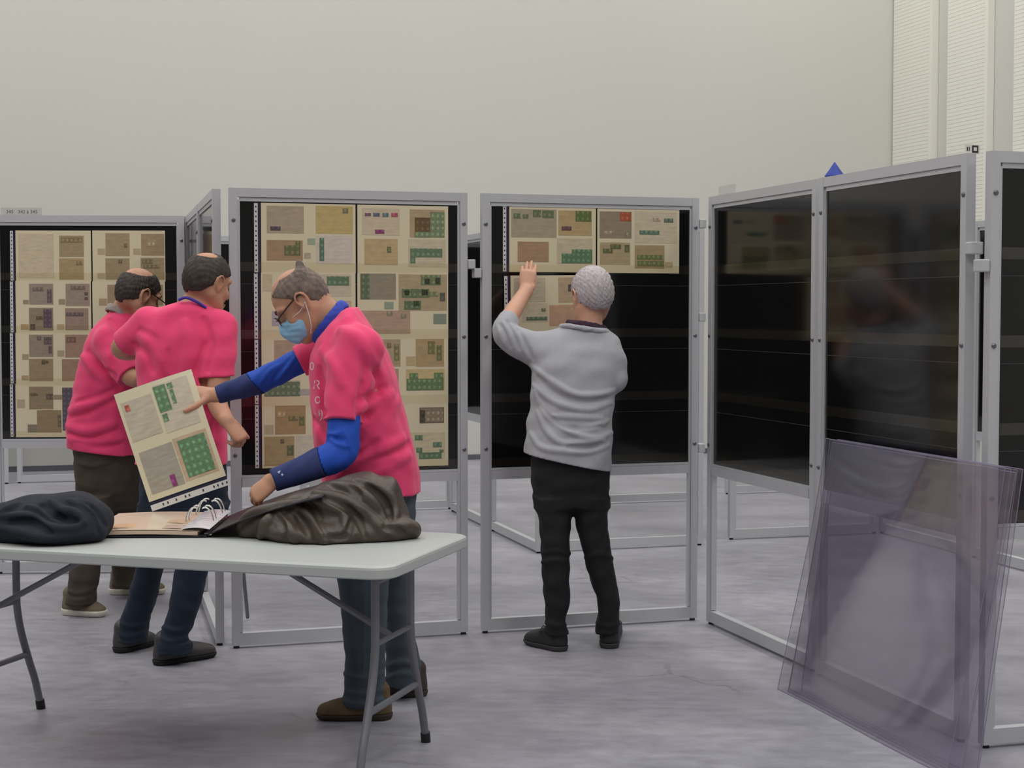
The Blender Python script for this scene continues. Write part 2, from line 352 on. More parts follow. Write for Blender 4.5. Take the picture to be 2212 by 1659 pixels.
def page(fr, rect, label, covers, strip=True, th=.0012):
    F = FR[fr]; Mi = F.matrix_basis.inverted(); yl = .0105
    o_ = Mi @ Vector((0, 0, CH))
    def loc(u, v):
        r = ray(u, v); d = Mi.to_3x3() @ Vector(r); t = (yl - o_.y) / d.y; p = o_ + d * t; return p.x, p.z
    x0, z1 = loc(rect[0], rect[1]); x1, z0 = loc(rect[2], rect[3])
    x0 = (x0 + loc(rect[0], rect[3])[0]) / 2; x1 = (x1 + loc(rect[2], rect[1])[0]) / 2
    z1 = (z1 + loc(rect[2], rect[1])[1]) / 2; z0 = (z0 + loc(rect[0], rect[3])[1]) / 2
    def cv(r):
        fx = lambda u: x0 + (u - rect[0]) / (rect[2] - rect[0]) * (x1 - x0)
        # use the true projection so covers keep their own place
        a = loc(r[0], (r[1] + r[3]) / 2)[0]; b = loc(r[2], (r[1] + r[3]) / 2)[0]; c = loc((r[0] + r[2]) / 2, r[1])[1]; d = loc((r[0] + r[2]) / 2, r[3])[1]
        return a - x0, d - z0, b - x0, c - z0
    me = MB().box((0, -th, 0), (x1 - x0, 0, z1 - z0)).mesh('album_page', m_page)
    P = obj('album_page', me); P.matrix_world = F.matrix_basis @ Matrix.Translation((x0, yl, z0))
    P.rotation_euler = F.rotation_euler; P.location = F.matrix_basis @ Vector((x0, yl, z0))
    tag(P, label, 'album page', 'stamp album pages')
    if strip: 
        flat('punched_strip', -.030, .002, -.014, z1 - z0 - .002, -.0002, m_punch, P)
        flat('sleeve_edge', -.0135, .0, -.003, z1 - z0, -.0001, mat('sleeve_navy', (48, 44, 66), .25), P)
    for c in covers:
        a, b, cc, d = cv(c[0]); O = flat('cover', a, b, cc, d, -th - .0002, m_cover, P, c[1])
        for s_ in c[2:]:
            e, f, g, h = cv(s_[0]); flat('stamp', e - a, f - b, g - a, h - b, -.0007, m_stamp, O, s_[1])
    return P
# -- middle frame, four rows of two
page('p2', (564, 440, 768, 590), 'album page at top left of the masked man\'s frame, with an ochre envelope', [
    ((576, 445, 656, 504), (168, 152, 128), ((584, 489, 606, 498), (82, 72, 80))),
    ((682, 445, 762, 505), (188, 166, 110), ((740, 450, 752, 461), (124, 120, 96))),
    ((576, 519, 654, 563), (162, 134, 102), ((614, 530, 649, 552), GO), ((638, 521, 649, 530), GO)),
    ((683, 509, 761, 570), (202, 190, 176), ((690, 514, 700, 564), (96, 124, 100))),
    ((664, 515, 681, 529), (150, 166, 142)), ((657, 546, 671, 559), (172, 162, 140))])
page('p2', (772, 444, 968, 591), 'top right album page with a row of four coloured stamps, masked man\'s frame', [
    ((782, 450, 863, 508), (198, 182, 154), ((788, 460, 801, 467), (124, 92, 106)), ((806, 460, 820, 468), (94, 100, 116)), ((826, 460, 839, 469), (106, 120, 122)), ((845, 460, 859, 469), (172, 88, 102)), ((810, 496, 830, 505), (138, 66, 110))),
    ((885, 453, 960, 513), (172, 150, 116), ((929, 458, 960, 513), (126, 142, 104)), ((895, 501, 929, 513), (126, 142, 104)), ((896, 470, 929, 501), (108, 84, 52))),
    ((787, 516, 859, 572), (186, 162, 120), ((836, 533, 845, 546), (108, 116, 74))),
    ((882, 517, 963, 577), (194, 182, 154), ((886, 537, 955, 556), GR), ((886, 556, 897, 569), GR))], strip=False)
page('p2', (564, 590, 768, 732), 'album page in the second row of the frame, directly behind the masked man\'s head', [
    ((672, 593, 759, 640), (196, 182, 158), ((706, 597, 754, 617), GR)), ((567, 592, 588, 629), (194, 180, 150)),
    ((690, 650, 759, 718), (188, 164, 148)), ((587, 672, 650, 704), (166, 158, 164))])
page('p2', (772, 591, 968, 732), 'album page right of the masked man\'s head, with dark postmarks on green stamps', [
    ((778, 591, 855, 647), (142, 134, 114), ((779, 592, 798, 646), (102, 114, 86))),
    ((861, 593, 965, 671), (170, 152, 120), ((909, 594, 952, 616), (116, 128, 88)), ((868, 624, 927, 643), (108, 122, 84)), ((927, 630, 946, 641), (126, 132, 92)), ((950, 632, 961, 651), (92, 94, 78)), ((873, 650, 909, 669), (98, 116, 84)),
        ((917, 602, 928, 614), (66, 72, 54)), ((940, 600, 950, 614), (66, 72, 54)), ((873, 627, 884, 638), (66, 72, 54)), ((911, 626, 924, 638), (66, 72, 54)), ((893, 650, 905, 662), (66, 72, 54))),
    ((772, 671, 886, 721), (174, 147, 124), ((835, 672, 848, 682), (150, 136, 110)), ((866, 678, 877, 688), (140, 128, 102))),
    ((830, 652, 850, 668), (142, 154, 132)), ((936, 678, 964, 700), (126, 138, 120))], strip=False)
page('p2', (565, 732, 768, 872), 'album page in the third row, above and below the masked man\'s outstretched sleeve', [
    ((592, 735, 655, 790), (172, 148, 126)), ((571, 822, 648, 856), (182, 172, 148), ((571, 825, 648, 856), (112, 126, 98))), ((648, 840, 670, 854), (172, 162, 154)), ((680, 740, 755, 800), (176, 156, 126))])
page('p2', (773, 732, 968, 872), 'album page in the third row, right of the masked man\'s shoulder', [
    ((790, 733, 865, 792), (168, 148, 118), ((851, 743, 862, 779), (130, 126, 86)), ((836, 741, 845, 752), (128, 108, 80))),
    ((898, 732, 959, 792), (170, 146, 106), ((924, 737, 939, 765), (124, 120, 78)), ((943, 745, 954, 779), (114, 118, 76))),
    ((877, 770, 897, 790), (184, 164, 122)),
    ((877, 797, 960, 843), (194, 174, 126), ((878, 818, 958, 843), (108, 132, 90)), ((884, 806, 903, 818), (108, 132, 90)), ((937, 805, 957, 818), (108, 132, 90))), ((795, 797, 861, 840), (166, 142, 118))], strip=False)
page('p2', (566, 872, 768, 1009), 'album page at bottom left of the frame above the masked man\'s lowered hand', [
    ((594, 876, 660, 938), (162, 136, 96), ((646, 899, 657, 919), (114, 114, 76)), ((623, 899, 643, 909), (124, 114, 76)), ((598, 890, 615, 901), (188, 162, 122))),
    ((571, 943, 636, 1006), (166, 144, 104), ((620, 962, 634, 984), (106, 108, 76)), ((606, 948, 614, 958), (112, 98, 74))), ((638, 940, 675, 985), (198, 190, 168)), ((571, 918, 591, 938), (178, 168, 134))])
page('p2', (774, 872, 968, 1008), 'album page at bottom right of the masked man\'s frame, with a dark bordered card', [
    ((906, 880, 959, 914), (104, 92, 76), ((908, 882, 957, 912), (150, 134, 112)), ((907, 886, 918, 912), (102, 102, 76))),
    ((880, 934, 961, 991), (198, 186, 154), ((896, 940, 913, 951), GR), ((935, 955, 954, 966), GR), ((899, 967, 912, 978), GR), ((905, 977, 954, 991), GR), ((949, 971, 958, 977), GR))], strip=False)
# -- frame of the man in the grey sweater: one full row
page('p3', (1100, 446, 1287, 588), 'top left album page above the grey sweater man\'s raised hand', [
    ((1104, 452, 1202, 513), (160, 150, 126), ((1109, 461, 1124, 472), (106, 116, 84)), ((1129, 463, 1141, 472), (106, 116, 84)), ((1151, 454, 1168, 469), (104, 116, 80)), ((1171, 455, 1196, 471), (108, 118, 84))),
    ((1206, 455, 1278, 509), (178, 154, 110), ((1243, 456, 1277, 479), (96, 114, 60)), ((1213, 489, 1234, 498), (106, 70, 74))),
    ((1118, 522, 1185, 566), (162, 132, 102)),
    ((1203, 515, 1279, 570), (192, 180, 150), ((1213, 548, 1279, 569), (98, 130, 98)), ((1235, 539, 1279, 548), (98, 130, 98)))])
page('p3', (1290, 450, 1467, 590), 'album page with a rust red stamp block, in the grey sweater man\'s frame', [
    ((1295, 457, 1364, 515), (144, 128, 106), ((1339, 459, 1363, 478), (172, 88, 56)), ((1350, 500, 1363, 512), (140, 138, 108)), ((1304, 499, 1321, 506), (170, 154, 130))),
    ((1371, 457, 1462, 525), (198, 186, 158), ((1410, 471, 1427, 479), (178, 156, 136)), ((1434, 472, 1454, 481), (102, 118, 100)), ((1381, 498, 1424, 507), (100, 126, 102))),
    ((1296, 524, 1361, 572), (170, 152, 116), ((1318, 528, 1341, 538), (104, 106, 66)), ((1302, 537, 1323, 547), (104, 106, 66)), ((1349, 529, 1359, 545), (104, 106, 66))),
    ((1371, 530, 1435, 580), (164, 142, 102), ((1376, 551, 1431, 561), (112, 120, 74)), ((1377, 564, 1434, 575), (112, 120, 74))), ((1436, 566, 1453, 578), (184, 166, 124))], strip=False)
P3b = page('p3', (1104, 596, 1288, 730), 'album page the grey sweater man is slotting into the second row', [
    ((1111, 601, 1179, 653), (188, 176, 152)), ((1207, 601, 1275, 655), (178, 158, 128), ((1228, 616, 1236, 631), (88, 82, 70))),
    ((1128, 656, 1184, 696), (198, 186, 158), ((1137, 685, 1182, 693), (106, 122, 98)), ((1170, 667, 1179, 674), (120, 124, 100))), ((1187, 660, 1270, 705), (188, 152, 126))])
P3b.rotation_euler = (0, -.012, FR['p3'].rotation_euler.z); P3b.location = P3b.location + Vector((.0, -.006, 0))
# -- far left frame
BR1 = (158, 138, 106)
page('p1', (34, 498, 197, 607), 'album page at top left of the leftmost frame, mostly written text', [((128, 509, 181, 555), BR1, ((132, 513, 178, 524), (142, 124, 92))), ((128, 558, 181, 604), (166, 144, 104), ((165, 565, 178, 573), (140, 118, 84))), ((40, 505, 116, 600), (198, 183, 154))])
page('p1', (200, 498, 357, 608), 'album page at top right of the leftmost frame, four brown envelopes', [((228, 504, 280, 553), (162, 142, 110), ((268, 526, 275, 535), (124, 104, 76))), ((305, 505, 355, 552), (160, 138, 104), ((318, 518, 338, 532), (178, 158, 124))), ((228, 558, 280, 604), (156, 138, 106), ((256, 561, 264, 569), (112, 96, 70))), ((304, 557, 355, 604), (160, 142, 108), ((307, 560, 330, 570), (134, 118, 88)), ((310, 572, 345, 580), (134, 118, 88))),
    ((211, 537, 227, 550), (180, 162, 128)), ((288, 537, 304, 550), (180, 162, 128)), ((211, 590, 227, 602), (180, 162, 128))], strip=False)
page('p1', (34, 607, 197, 719), 'album page in the second row, left column of the leftmost frame', [((63, 613, 115, 658), (148, 134, 118), ((71, 621, 94, 629), (118, 106, 94)), ((102, 625, 112, 654), (104, 92, 92))), ((142, 613, 194, 661), (152, 134, 118), ((153, 618, 184, 626), (122, 106, 92)), ((183, 631, 190, 638), (90, 76, 72)), ((183, 642, 190, 648), (96, 80, 76))),
    ((63, 665, 115, 714), (140, 124, 102), ((94, 668, 112, 708), (94, 78, 86)), ((66, 700, 76, 712), (92, 76, 56)), ((78, 683, 93, 691), (98, 82, 66))), ((141, 666, 191, 713), (152, 128, 114), ((143, 675, 180, 683), (108, 90, 88))), ((50, 648, 62, 657), (150, 132, 106)), ((127, 646, 141, 658), (156, 140, 112)), ((45, 700, 62, 712), (176, 148, 112)), ((123, 700, 139, 712), (176, 158, 122))])
page('p1', (200, 608, 357, 719), 'album page behind the head of the bald man at the far left', [((232, 615, 280, 655), (160, 138, 108)), ((300, 615, 352, 660), (158, 138, 108), ((338, 634, 348, 646), (120, 102, 80))), ((214, 645, 231, 660), (172, 148, 116))], strip=False)
page('p1', (34, 719, 196, 829), 'album page in the third row, left column of the leftmost frame', [((63, 723, 115, 771), (144, 128, 112), ((80, 726, 89, 735), (108, 96, 88)), ((95, 728, 112, 744), (98, 86, 84)), ((105, 747, 112, 763), (96, 82, 80))), ((141, 723, 190, 772), (156, 126, 106), ((144, 728, 164, 740), (124, 98, 82))), ((63, 775, 115, 823), (150, 130, 100), ((90, 778, 98, 787), (92, 76, 52)), ((99, 779, 105, 785), (96, 80, 56))), ((134, 776, 190, 823), (154, 124, 100)), ((48, 765, 62, 777), (160, 144, 116)), ((124, 757, 139, 770), (168, 152, 124)), ((47, 811, 62, 821), (172, 148, 110))])
page('p1', (200, 719, 357, 829), 'album page mostly hidden by the bald man\'s pink shirt, third row', [((232, 728, 280, 772), (160, 138, 108))], strip=False)
page('p1', (34, 829, 196, 944), 'album page at bottom left of the leftmost frame', [((63, 835, 115, 884), (142, 124, 96), ((66, 849, 82, 855), (104, 88, 66)), ((100, 851, 115, 863), (106, 90, 70))), ((135, 837, 160, 930), (124, 112, 120), ((135, 838, 158, 930), (92, 82, 94))), ((80, 886, 133, 934), (144, 124, 92), ((125, 896, 132, 922), (110, 98, 78))), ((60, 917, 80, 934), (126, 118, 104)), ((37, 863, 54, 881), (176, 160, 132)), ((116, 853, 134, 863), (150, 132, 104))])
page('p1', (200, 829, 357, 944), 'album page mostly hidden by the bald man\'s pink shirt, bottom row', [((232, 838, 280, 884), (150, 130, 100))], strip=False)

# ------------------------------------------------------------------ small labels and things on top of the frames
def font_mesh(txt, size, m, name):
    c = bpy.data.curves.new(name, 'FONT'); c.body = txt; c.size = size; c.extrude = .0003; c.resolution_u = 2
    t = bpy.data.objects.new(name, c); COL.objects.link(t)
    dg = bpy.context.evaluated_depsgraph_get(); me = bpy.data.meshes.new_from_object(t.evaluated_get(dg))
    bpy.data.objects.remove(t); me.name = name; me.materials.clear(); me.materials.append(m); return me
m_ink = mat('label_ink', (95, 92, 100), .7)
m_label = clear_mat('label_sleeve', (.93, .93, .93), gloss=.08, haze=.45, hazecol=(214, 212, 206), rough=.2)
def label_strip(fr, x0, x1, label, parts):
    F = FR[fr]; o = MB().box((0, -.001, 0), (x1 - x0, .001, .042)).box((0, -.004, -.0), (x1 - x0, .004, .006)).build('frame_label', m_label)
    o.location = F.matrix_basis @ Vector((x0, .016, H + .0005)); o.rotation_euler = F.rotation_euler; tag(o, label, 'label')
    for txt, dx, sz in parts:
        t = obj('lettering', font_mesh(txt, sz, m_ink, 'lettering'), o); t.rotation_euler = (math.pi / 2, 0, 0); t.location = (dx, -.0016, .011)
    return o
label_strip('p1', .05, .275, 'clear number label 345 342 à 345 on the leftmost frame', [('345', .030, .027), ('342 à 345', .095, .027)])
label_strip('p4', .08, .26, 'pale number label on top of the empty black frame', [])
F = FR['p5']; o = MB().box((0, 0, 0), (.05, .012, .03)).build('frame_tag', mat('tag_white', (215, 214, 206), .6)); o.location = F.matrix_basis @ Vector((W - .02, .012, H + .0005)); o.rotation_euler = (0, 0, TH)
tag(o, 'tiny tag with a black square on the corner of the frame', 'tag')
MB().box((.02, -.001, .003), (.044, 0, .027)).box((.0, -.001, .008), (.004, 0, .022)).box((.008, -.001, .008), (.011, 0, .022)).build('square_mark', mat('mark_black', (40, 44, 42), .6), o)
MB().box((.026, -.0014, .009), (.038, -.001, .021)).build('square_hole', mat('tag_white'), o)
# blue pointed fabric top standing behind the empty frames
bp2 = at(1803, 350, 16.2); s_ = 16.2 / 10.4
root = empty('folded_parasol', (bp2[0], bp2[1], 0)); tag(root, 'pointed blue fabric peak rising behind the empty black frame', 'parasol')
m_blue = mat('blue_fabric', (62, 76, 158), .8, nscale=30, namt=.15)
zt = bp2[2]; ring = MB(); n = 16
prof = [(0.002, 0), (.035, -.055), (.057, -.088), (.052, -.105), (.06, -.4), (.075, -.9), (.03, -1.1)]
prof = [(r * s_, dz * s_) for r, dz in prof]
for r, dz in prof:
    for k in range(n):
        t = 2 * math.pi * k / n; rr = r * (1 + (.14 if k % 2 else -.05) * (0 if dz > -.02 else 1)); ring.v.append((rr * math.cos(t), rr * math.sin(t), zt + dz))
for a in range(len(prof) - 1):
    for k in range(n): ring.f.append((a*n + k, (a+1)*n + k, (a+1)*n + (k+1) % n, a*n + (k+1) % n))
ring.f.append(tuple(range(n))); ring.f.append(tuple((len(prof)-1)*n + k for k in range(n))[::-1])
ring.build('canopy', m_blue, root)
MB().cyl((0, 0, .05), (0, 0, zt - 1.6), .02, 10).build('pole', m_bolt, root)
MB().cyl((0, 0, 0), (0, 0, .06), .22, 24).build('base', m_foot, root)

# ------------------------------------------------------------------ folding table
TZ = .71; TN = Vector((-.365, 4.70, 0)); ta = math.radians(17.5)
TL_ = Vector((-math.cos(ta), math.sin(ta), 0)); TW_ = Vector((math.sin(ta), math.cos(ta), 0)); TLEN, TWID = 1.83, .77
# table local frame: x = along length towards the left end, y = towards the back edge
TM = Matrix(((TL_.x, TW_.x, 0, TN.x), (TL_.y, TW_.y, 0, TN.y), (0, 0, 1, 0), (0, 0, 0, 1)))
troot = empty('folding_table', (0, 0, 0)); tag(troot, 'pale grey plastic folding table with bent steel legs in the foreground', 'table')
troot.location = TN; troot.rotation_euler = (0, 0, math.pi - ta)     # local x -> TL_, local y -> -TW_ (right-handed)
def tl(l, w_, z): return (l, -w_, z)
import bmesh
def rounded_rect(x0, y0, x1, y1, r, n=8):
    P = []
    for cx, cy, a0 in ((x1 - r, y1 - r, 0), (x0 + r, y1 - r, 90), (x0 + r, y0 + r, 180), (x1 - r, y0 + r, 270)):
        for k in range(n + 1):
            t = math.radians(a0 + 90 * k / n); P.append((cx + r * math.cos(t), cy + r * math.sin(t)))
    return P
bm = bmesh.new()
outer = rounded_rect(0, -TWID, TLEN, 0, .075)
layers = [(.0, TZ - .040, .004), (.0, TZ - .036, 0), (0, TZ - .012, 0), (0, TZ - .005, .002), (0, TZ - .0012, .007), (0, TZ, .014)]
rings = []
cx, cy = TLEN / 2, -TWID / 2
for _, z, ins in layers:
    rings.append([bm.verts.new((x - ins * (1 if x > cx else -1), y - ins * (1 if y > cy else -1), z)) for x, y in outer])
n = len(outer)
for a, b in zip(rings[:-1], rings[1:]):
    for k in range(n): bm.faces.new((a[k], a[(k+1) % n], b[(k+1) % n], b[k]))
bm.faces.new(rings[-1]); bm.faces.new(rings[0][::-1])
me = bpy.data.meshes.new('table_top'); bm.to_mesh(me); bm.free()
m_plast = mat('table_plastic', (172, 176, 174), .45, nscale=220, namt=.03, bump=.08, bscale=400); me.materials.append(m_plast); obj('table_top', me, troot)
m_leg = mat('leg_steel', (118, 118, 124), .45, metal=.35)
m_legd = m_leg
def leg(l, sgn):
    w0 = .385; P = [tl(l, w0 + sgn * .153, TZ - .041), tl(l, w0 + sgn * .153, .47), tl(l, w0 + sgn * .156, .40), tl(l, w0 + sgn * .178, .31), tl(l, w0 + sgn * .222, .20), tl(l, w0 + sgn * .258, .12), tl(l, w0 + sgn * .278, .06), tl(l, w0 + sgn * .288, .03)]
    o = MB().tube(spline(P, 4), .0135, 12).build('leg', m_leg, troot, True)
    MB().tube([tl(l, w0 + sgn * .288, .035), tl(l, w0 + sgn * .295, 0.0)], .0165, 12).build('foot_cap', m_foot, o)
for l, br in ((.14, 1), (TLEN - .17, -1)):
    for sgn in (-1, 1): leg(l, sgn)
    MB().tube([tl(l, .385 - .214, .22), tl(l, .385 + .214, .22)], .011, 10).build('cross_bar', m_leg, troot)
    MB().tube([tl(l, .385 - .155, .425), tl(l, .385 + .155, .425)], .009, 10).build('cross_bar', m_leg, troot)
    MB().tube([tl(l, .385 - .153, .62), tl(l, .385 + .153, .62)], .008, 10).build('cross_bar', m_leg, troot)
    MB().tube([tl(l + br * .01, .385, .425), tl(l + br * .47, .385, TZ - .045)], .0105, 10).build('brace', m_leg, troot)

# ------------------------------------------------------------------ clear acrylic sheets leaning on the empty frame
m_acr = clear_mat('acrylic_sheet', (.955, .949, .966), gloss=.03, haze=.045, hazecol=(164, 160, 176), rough=.06)
m_edge = mat('acrylic_edge', (128, 122, 146), .35)
def acrylic(bl, br, tl_, label, bow=0.0):
    bl, br, t = Vector(bl), Vector(br), Vector(tl_)
    ex = br - bl; Lx = ex.length; ex.normalize(); ez = (t - bl); ez -= ex * ez.dot(ex); Lz = ez.length; ez.normalize(); ey = ez.cross(ex)
    M = Matrix((( ex.x, ey.x, ez.x, bl.x), (ex.y, ey.y, ez.y, bl.y), (ex.z, ey.z, ez.z, bl.z), (0, 0, 0, 1)))
    nx, nz = 24, 24; mb = MB()
    def P(i, k, side):
        x, z = i / nx, k / nz; b = bow * math.sin(math.pi * z) * (1 - .4 * x) + bow * .35 * math.sin(2 * math.pi * x) * z + bow * .30 * math.sin(7.5 * (x * .75 - z * .8) + 30 * bow)
        return (x * Lx, b + side * .003, z * Lz)
    for side in (0, 1):
        for k in range(nz + 1):
            for i in range(nx + 1): mb.v.append(P(i, k, side))
    S = (nx + 1) * (nz + 1)
    for k in range(nz):
        for i in range(nx):
            a = k * (nx + 1) + i; q_ = (a, a + 1, a + nx + 2, a + nx + 1); mb.f.append(q_); mb.f.append(tuple(S + j for j in q_[::-1]))
    o = mb.build('acrylic_sheet', m_acr, None, True); o.matrix_world = M
    loc, rot, sc = M.decompose(); o.location = loc; o.rotation_euler = rot.to_euler()
    tag(o, label, 'acrylic sheet', 'clear acrylic cover sheets')
    eb = MB()
    for (i0, k0, i1, k1, st) in ((0, 0, nx, 0, 1), (0, nz, nx, nz, 1), (0, 0, 0, nz, 1), (nx, 0, nx, nz, 1)):
        pts = [P(i, k0, .5) for i in range(i0, i1 + 1)] if k0 == k1 else [P(i0, k, .5) for k in range(k0, k1 + 1)]
        eb.tube(pts, .0013, 5)
    eb.build('edge', m_edge, o)
    return o
def lift(p, dz=.003): return (p[0], p[1], dz)
tlp = at(1796, 946, 6.215); trp = at(2178, 1000, 5.12)
fl = gnd(1678, 1489); ax = Vector((math.sin(TH), -math.cos(TH), 0))
names = ['frontmost clear acrylic sheet leaning on the empty black frame', 'second clear acrylic sheet of the leaning stack', 'third clear acrylic sheet of the leaning stack', 'fourth clear acrylic sheet of the leaning stack', 'rearmost clear acrylic sheet resting against the empty black frame']
for i, nm in enumerate(names):
    off = E1 * (.022 * i)
    b0 = Vector((fl[0], fl[1], .003)) + off + ax * (.0 + [.0, .05, .015, .07, .03][i]); t0 = Vector(tuple(tlp)) + E1 * (.006 * i - .030) + ax * ([.0, .03, .01, -.03, .02][i]); t0.z -= [.0, .012, .004, .0, .006][i]
    acrylic(b0, b0 + ax * 1.215, t0, nm, bow=[.016, .004, .009, .003, .002][i])

# ------------------------------------------------------------------ implicit-surface modelling (people, clothes, heaps)
def smin(a, b, k):
    if k <= 0: return np.minimum(a, b)
    h = np.maximum(k - np.abs(a - b), 0) / k
    return np.minimum(a, b) - h * h * k * .25
class Field:
    def __init__(s, lo, hi, h):
        s.lo = np.array(lo, float); s.h = h; s.n = np.ceil((np.array(hi) - s.lo) / h).astype(int) + 1
        s.F = np.full(s.n, .4, np.float32); s.ax = [(s.lo[i] + h * np.arange(s.n[i])).astype(np.float32) for i in range(3)]
    def sl(s, lo, hi):
        a = np.maximum(np.floor((np.array(lo) - s.lo) / s.h).astype(int), 0); b = np.minimum(np.ceil((np.array(hi) - s.lo) / s.h).astype(int) + 1, s.n)
        if (b <= a).any(): return None
        S = tuple(slice(int(a[i]), int(b[i])) for i in range(3))
        return S, (s.ax[0][S[0]][:, None, None], s.ax[1][S[1]][None, :, None], s.ax[2][S[2]][None, None, :])
    def put(s, S, d, k, op):
        A = s.F[S]
        if op == 'u': s.F[S] = smin(A, d, k)
        elif op == 's': s.F[S] = -smin(-A, d, k)
        else: s.F[S] = -smin(-A, -d, k)
    def ell(s, c, r, R=None, k=0.0, op='u', grow=0.0):
        c = np.array(c, float); r = np.array(r, float) + grow; m = max(r) + k + .03
        q = s.sl(c - m, c + m)
        if q is None: return
        S, (X, Y, Z) = q; dx, dy, dz = X - c[0], Y - c[1], Z - c[2]
        if R is not None: R = np.array(R); a, b, e = (dx * R[0, i] + dy * R[1, i] + dz * R[2, i] for i in range(3))
        else: a, b, e = dx, dy, dz
        k0 = np.sqrt((a / r[0])**2 + (b / r[1])**2 + (e / r[2])**2); k1 = np.sqrt((a / r[0]**2)**2 + (b / r[1]**2)**2 + (e / r[2]**2)**2)
        s.put(S, (k0 * (k0 - 1) / np.maximum(k1, 1e-6)).astype(np.float32), k, op)
    def chain(s, pts, rad, k=0.0, up=None, op='u', sub=4, grow=0.0):
        P = np.array(pts, float); rad = np.array([(r if hasattr(r, '__len__') else (r, r)) for r in rad], float)
        if len(P) > 2 and sub > 1:
            PR = np.array(spline(np.hstack([P, rad]), sub)); P, rad = PR[:, :3], np.maximum(PR[:, 3:], .001)
        rad = rad + grow
        m = rad.max() + k + .025; q = s.sl(P.min(0) - m, P.max(0) + m)
        if q is None: return
        S0, _ = q; T = np.full([x.stop - x.start for x in S0], .3, np.float32); base = [x.start for x in S0]
        for i in range(len(P) - 1):
            a, b = P[i], P[i+1]; mm = max(rad[i].max(), rad[i+1].max()) + k + .02
            q = s.sl(np.minimum(a, b) - mm, np.maximum(a, b) + mm)
            if q is None: continue
            S, (X, Y, Z) = q; ab = b - a; L2 = ab @ ab + 1e-12
            px, py, pz = X - a[0], Y - a[1], Z - a[2]
            t = np.clip((px * ab[0] + py * ab[1] + pz * ab[2]) / L2, 0, 1)
            qx, qy, qz = px - t * ab[0], py - t * ab[1], pz - t * ab[2]
            ru = rad[i][0] + (rad[i+1][0] - rad[i][0]) * t
            if up is None: d = np.sqrt(qx * qx + qy * qy + qz * qz) - ru
            else:
                rw = rad[i][1] + (rad[i+1][1] - rad[i][1]) * t; h = ab / math.sqrt(L2); u = np.array(up, float); u = u - h * (u @ h); u /= np.linalg.norm(u) + 1e-9; w_ = np.cross(h, u)
                qu = qx * u[0] + qy * u[1] + qz * u[2]; qw = qx * w_[0] + qy * w_[1] + qz * w_[2]; qa = qx * h[0] + qy * h[1] + qz * h[2]; rm = np.minimum(ru, rw)
                k0 = np.sqrt((qu / ru)**2 + (qw / rw)**2 + (qa / rm)**2); k1 = np.sqrt((qu / ru**2)**2 + (qw / rw**2)**2 + (qa / rm**2)**2); d = k0 * (k0 - 1) / np.maximum(k1, 1e-6)
            SS = tuple(slice(S[j].start - base[j], S[j].stop - base[j]) for j in range(3))
            T[SS] = np.minimum(T[SS], d)
        s.put(S0, T, k, op)
    def zloft(s, st, k=0.0, p=2.3, grow=0.0, op='u', cap=True):
        """stack of horizontal rings (z, cx, cy, rx, ry), smoothly interpolated"""
        A = np.array(sorted(st, key=lambda r: r[0]), float)
        if len(A) > 2: A = np.array(spline(A, 6))
        z0, z1 = A[0, 0], A[-1, 0]; m = k + .03 + grow; rx, ry = A[:, 3].max(), A[:, 4].max()
        q = s.sl((A[:, 1].min() - rx - m, A[:, 2].min() - ry - m, z0 - m), (A[:, 1].max() + rx + m, A[:, 2].max() + ry + m, z1 + m))
        if q is None: return
        S, (X, Y, Z) = q; zz = Z.ravel(); I = lambda j: np.interp(zz, A[:, 0], A[:, j]).astype(np.float32)[None, None, :]
        a, b = I(3) + grow, I(4) + grow
        kk = (np.abs((X - I(1)) / a)**p + np.abs((Y - I(2)) / b)**p)**(1.0 / p)
        d = (kk - 1) * np.minimum(a, b)
        if cap: d = np.maximum(d, np.maximum((z0 - grow) - Z, Z - (z1 + grow)))
        s.put(S, d.astype(np.float32), k, op)
    def plane(s, p, n, rad=None):
        """remove everything on the side n points to (within rad of p when given)"""
        n = np.array(n, float); n /= np.linalg.norm(n); p = np.array(p, float)
        if rad:
            S, (X, Y, Z) = s.sl(p - rad, p + rad); d = (X - p[0]) * n[0] + (Y - p[1]) * n[1] + (Z - p[2]) * n[2]
            q = np.sqrt((X - p[0])**2 + (Y - p[1])**2 + (Z - p[2])**2) - rad
            s.F[S] = np.maximum(s.F[S], np.minimum(d, -q).astype(np.float32)); return
        d = (s.ax[0][:, None, None] - p[0]) * n[0] + (s.ax[1][None, :, None] - p[1]) * n[1] + (s.ax[2][None, None, :] - p[2]) * n[2]
        s.F = np.maximum(s.F, d.astype(np.float32))
    def noise(s, amp, wl, seed=0, n=7, dirs=None, sub=None):
        """cloth-like ripples: a few random plane waves added to the distance near the surface"""
        rs = np.random.RandomState(seed); idx = np.argwhere(np.abs(s.F) < .03 + amp); P = s.lo + idx * s.h; v = np.zeros(len(P))
        for i in range(n):
            d = rs.normal(size=3); 
            if dirs is not None: d = d * np.array(dirs)
            d /= np.linalg.norm(d); w_ = wl * rs.uniform(.6, 1.6); ph = rs.uniform(0, 6.28)
            ph2 = rs.normal(size=3) * 4
            v += np.sin(P @ d * 6.283 / w_ + ph + 1.1 * np.sin(P @ ph2 + ph))
        s.F[idx[:, 0], idx[:, 1], idx[:, 2]] += (amp * v / math.sqrt(n)).astype(np.float32)
    def sample(s, P):
        g = (P - s.lo) / s.h; g = np.clip(g, 0, s.n - 1.001); i = g.astype(int); f = g - i; out = 0
        for dx in (0, 1):
            for dy in (0, 1):
                for dz in (0, 1):
                    wt = (f[:, 0] if dx else 1 - f[:, 0]) * (f[:, 1] if dy else 1 - f[:, 1]) * (f[:, 2] if dz else 1 - f[:, 2])
                    out = out + wt * s.F[i[:, 0] + dx, i[:, 1] + dy, i[:, 2] + dz]
        return out
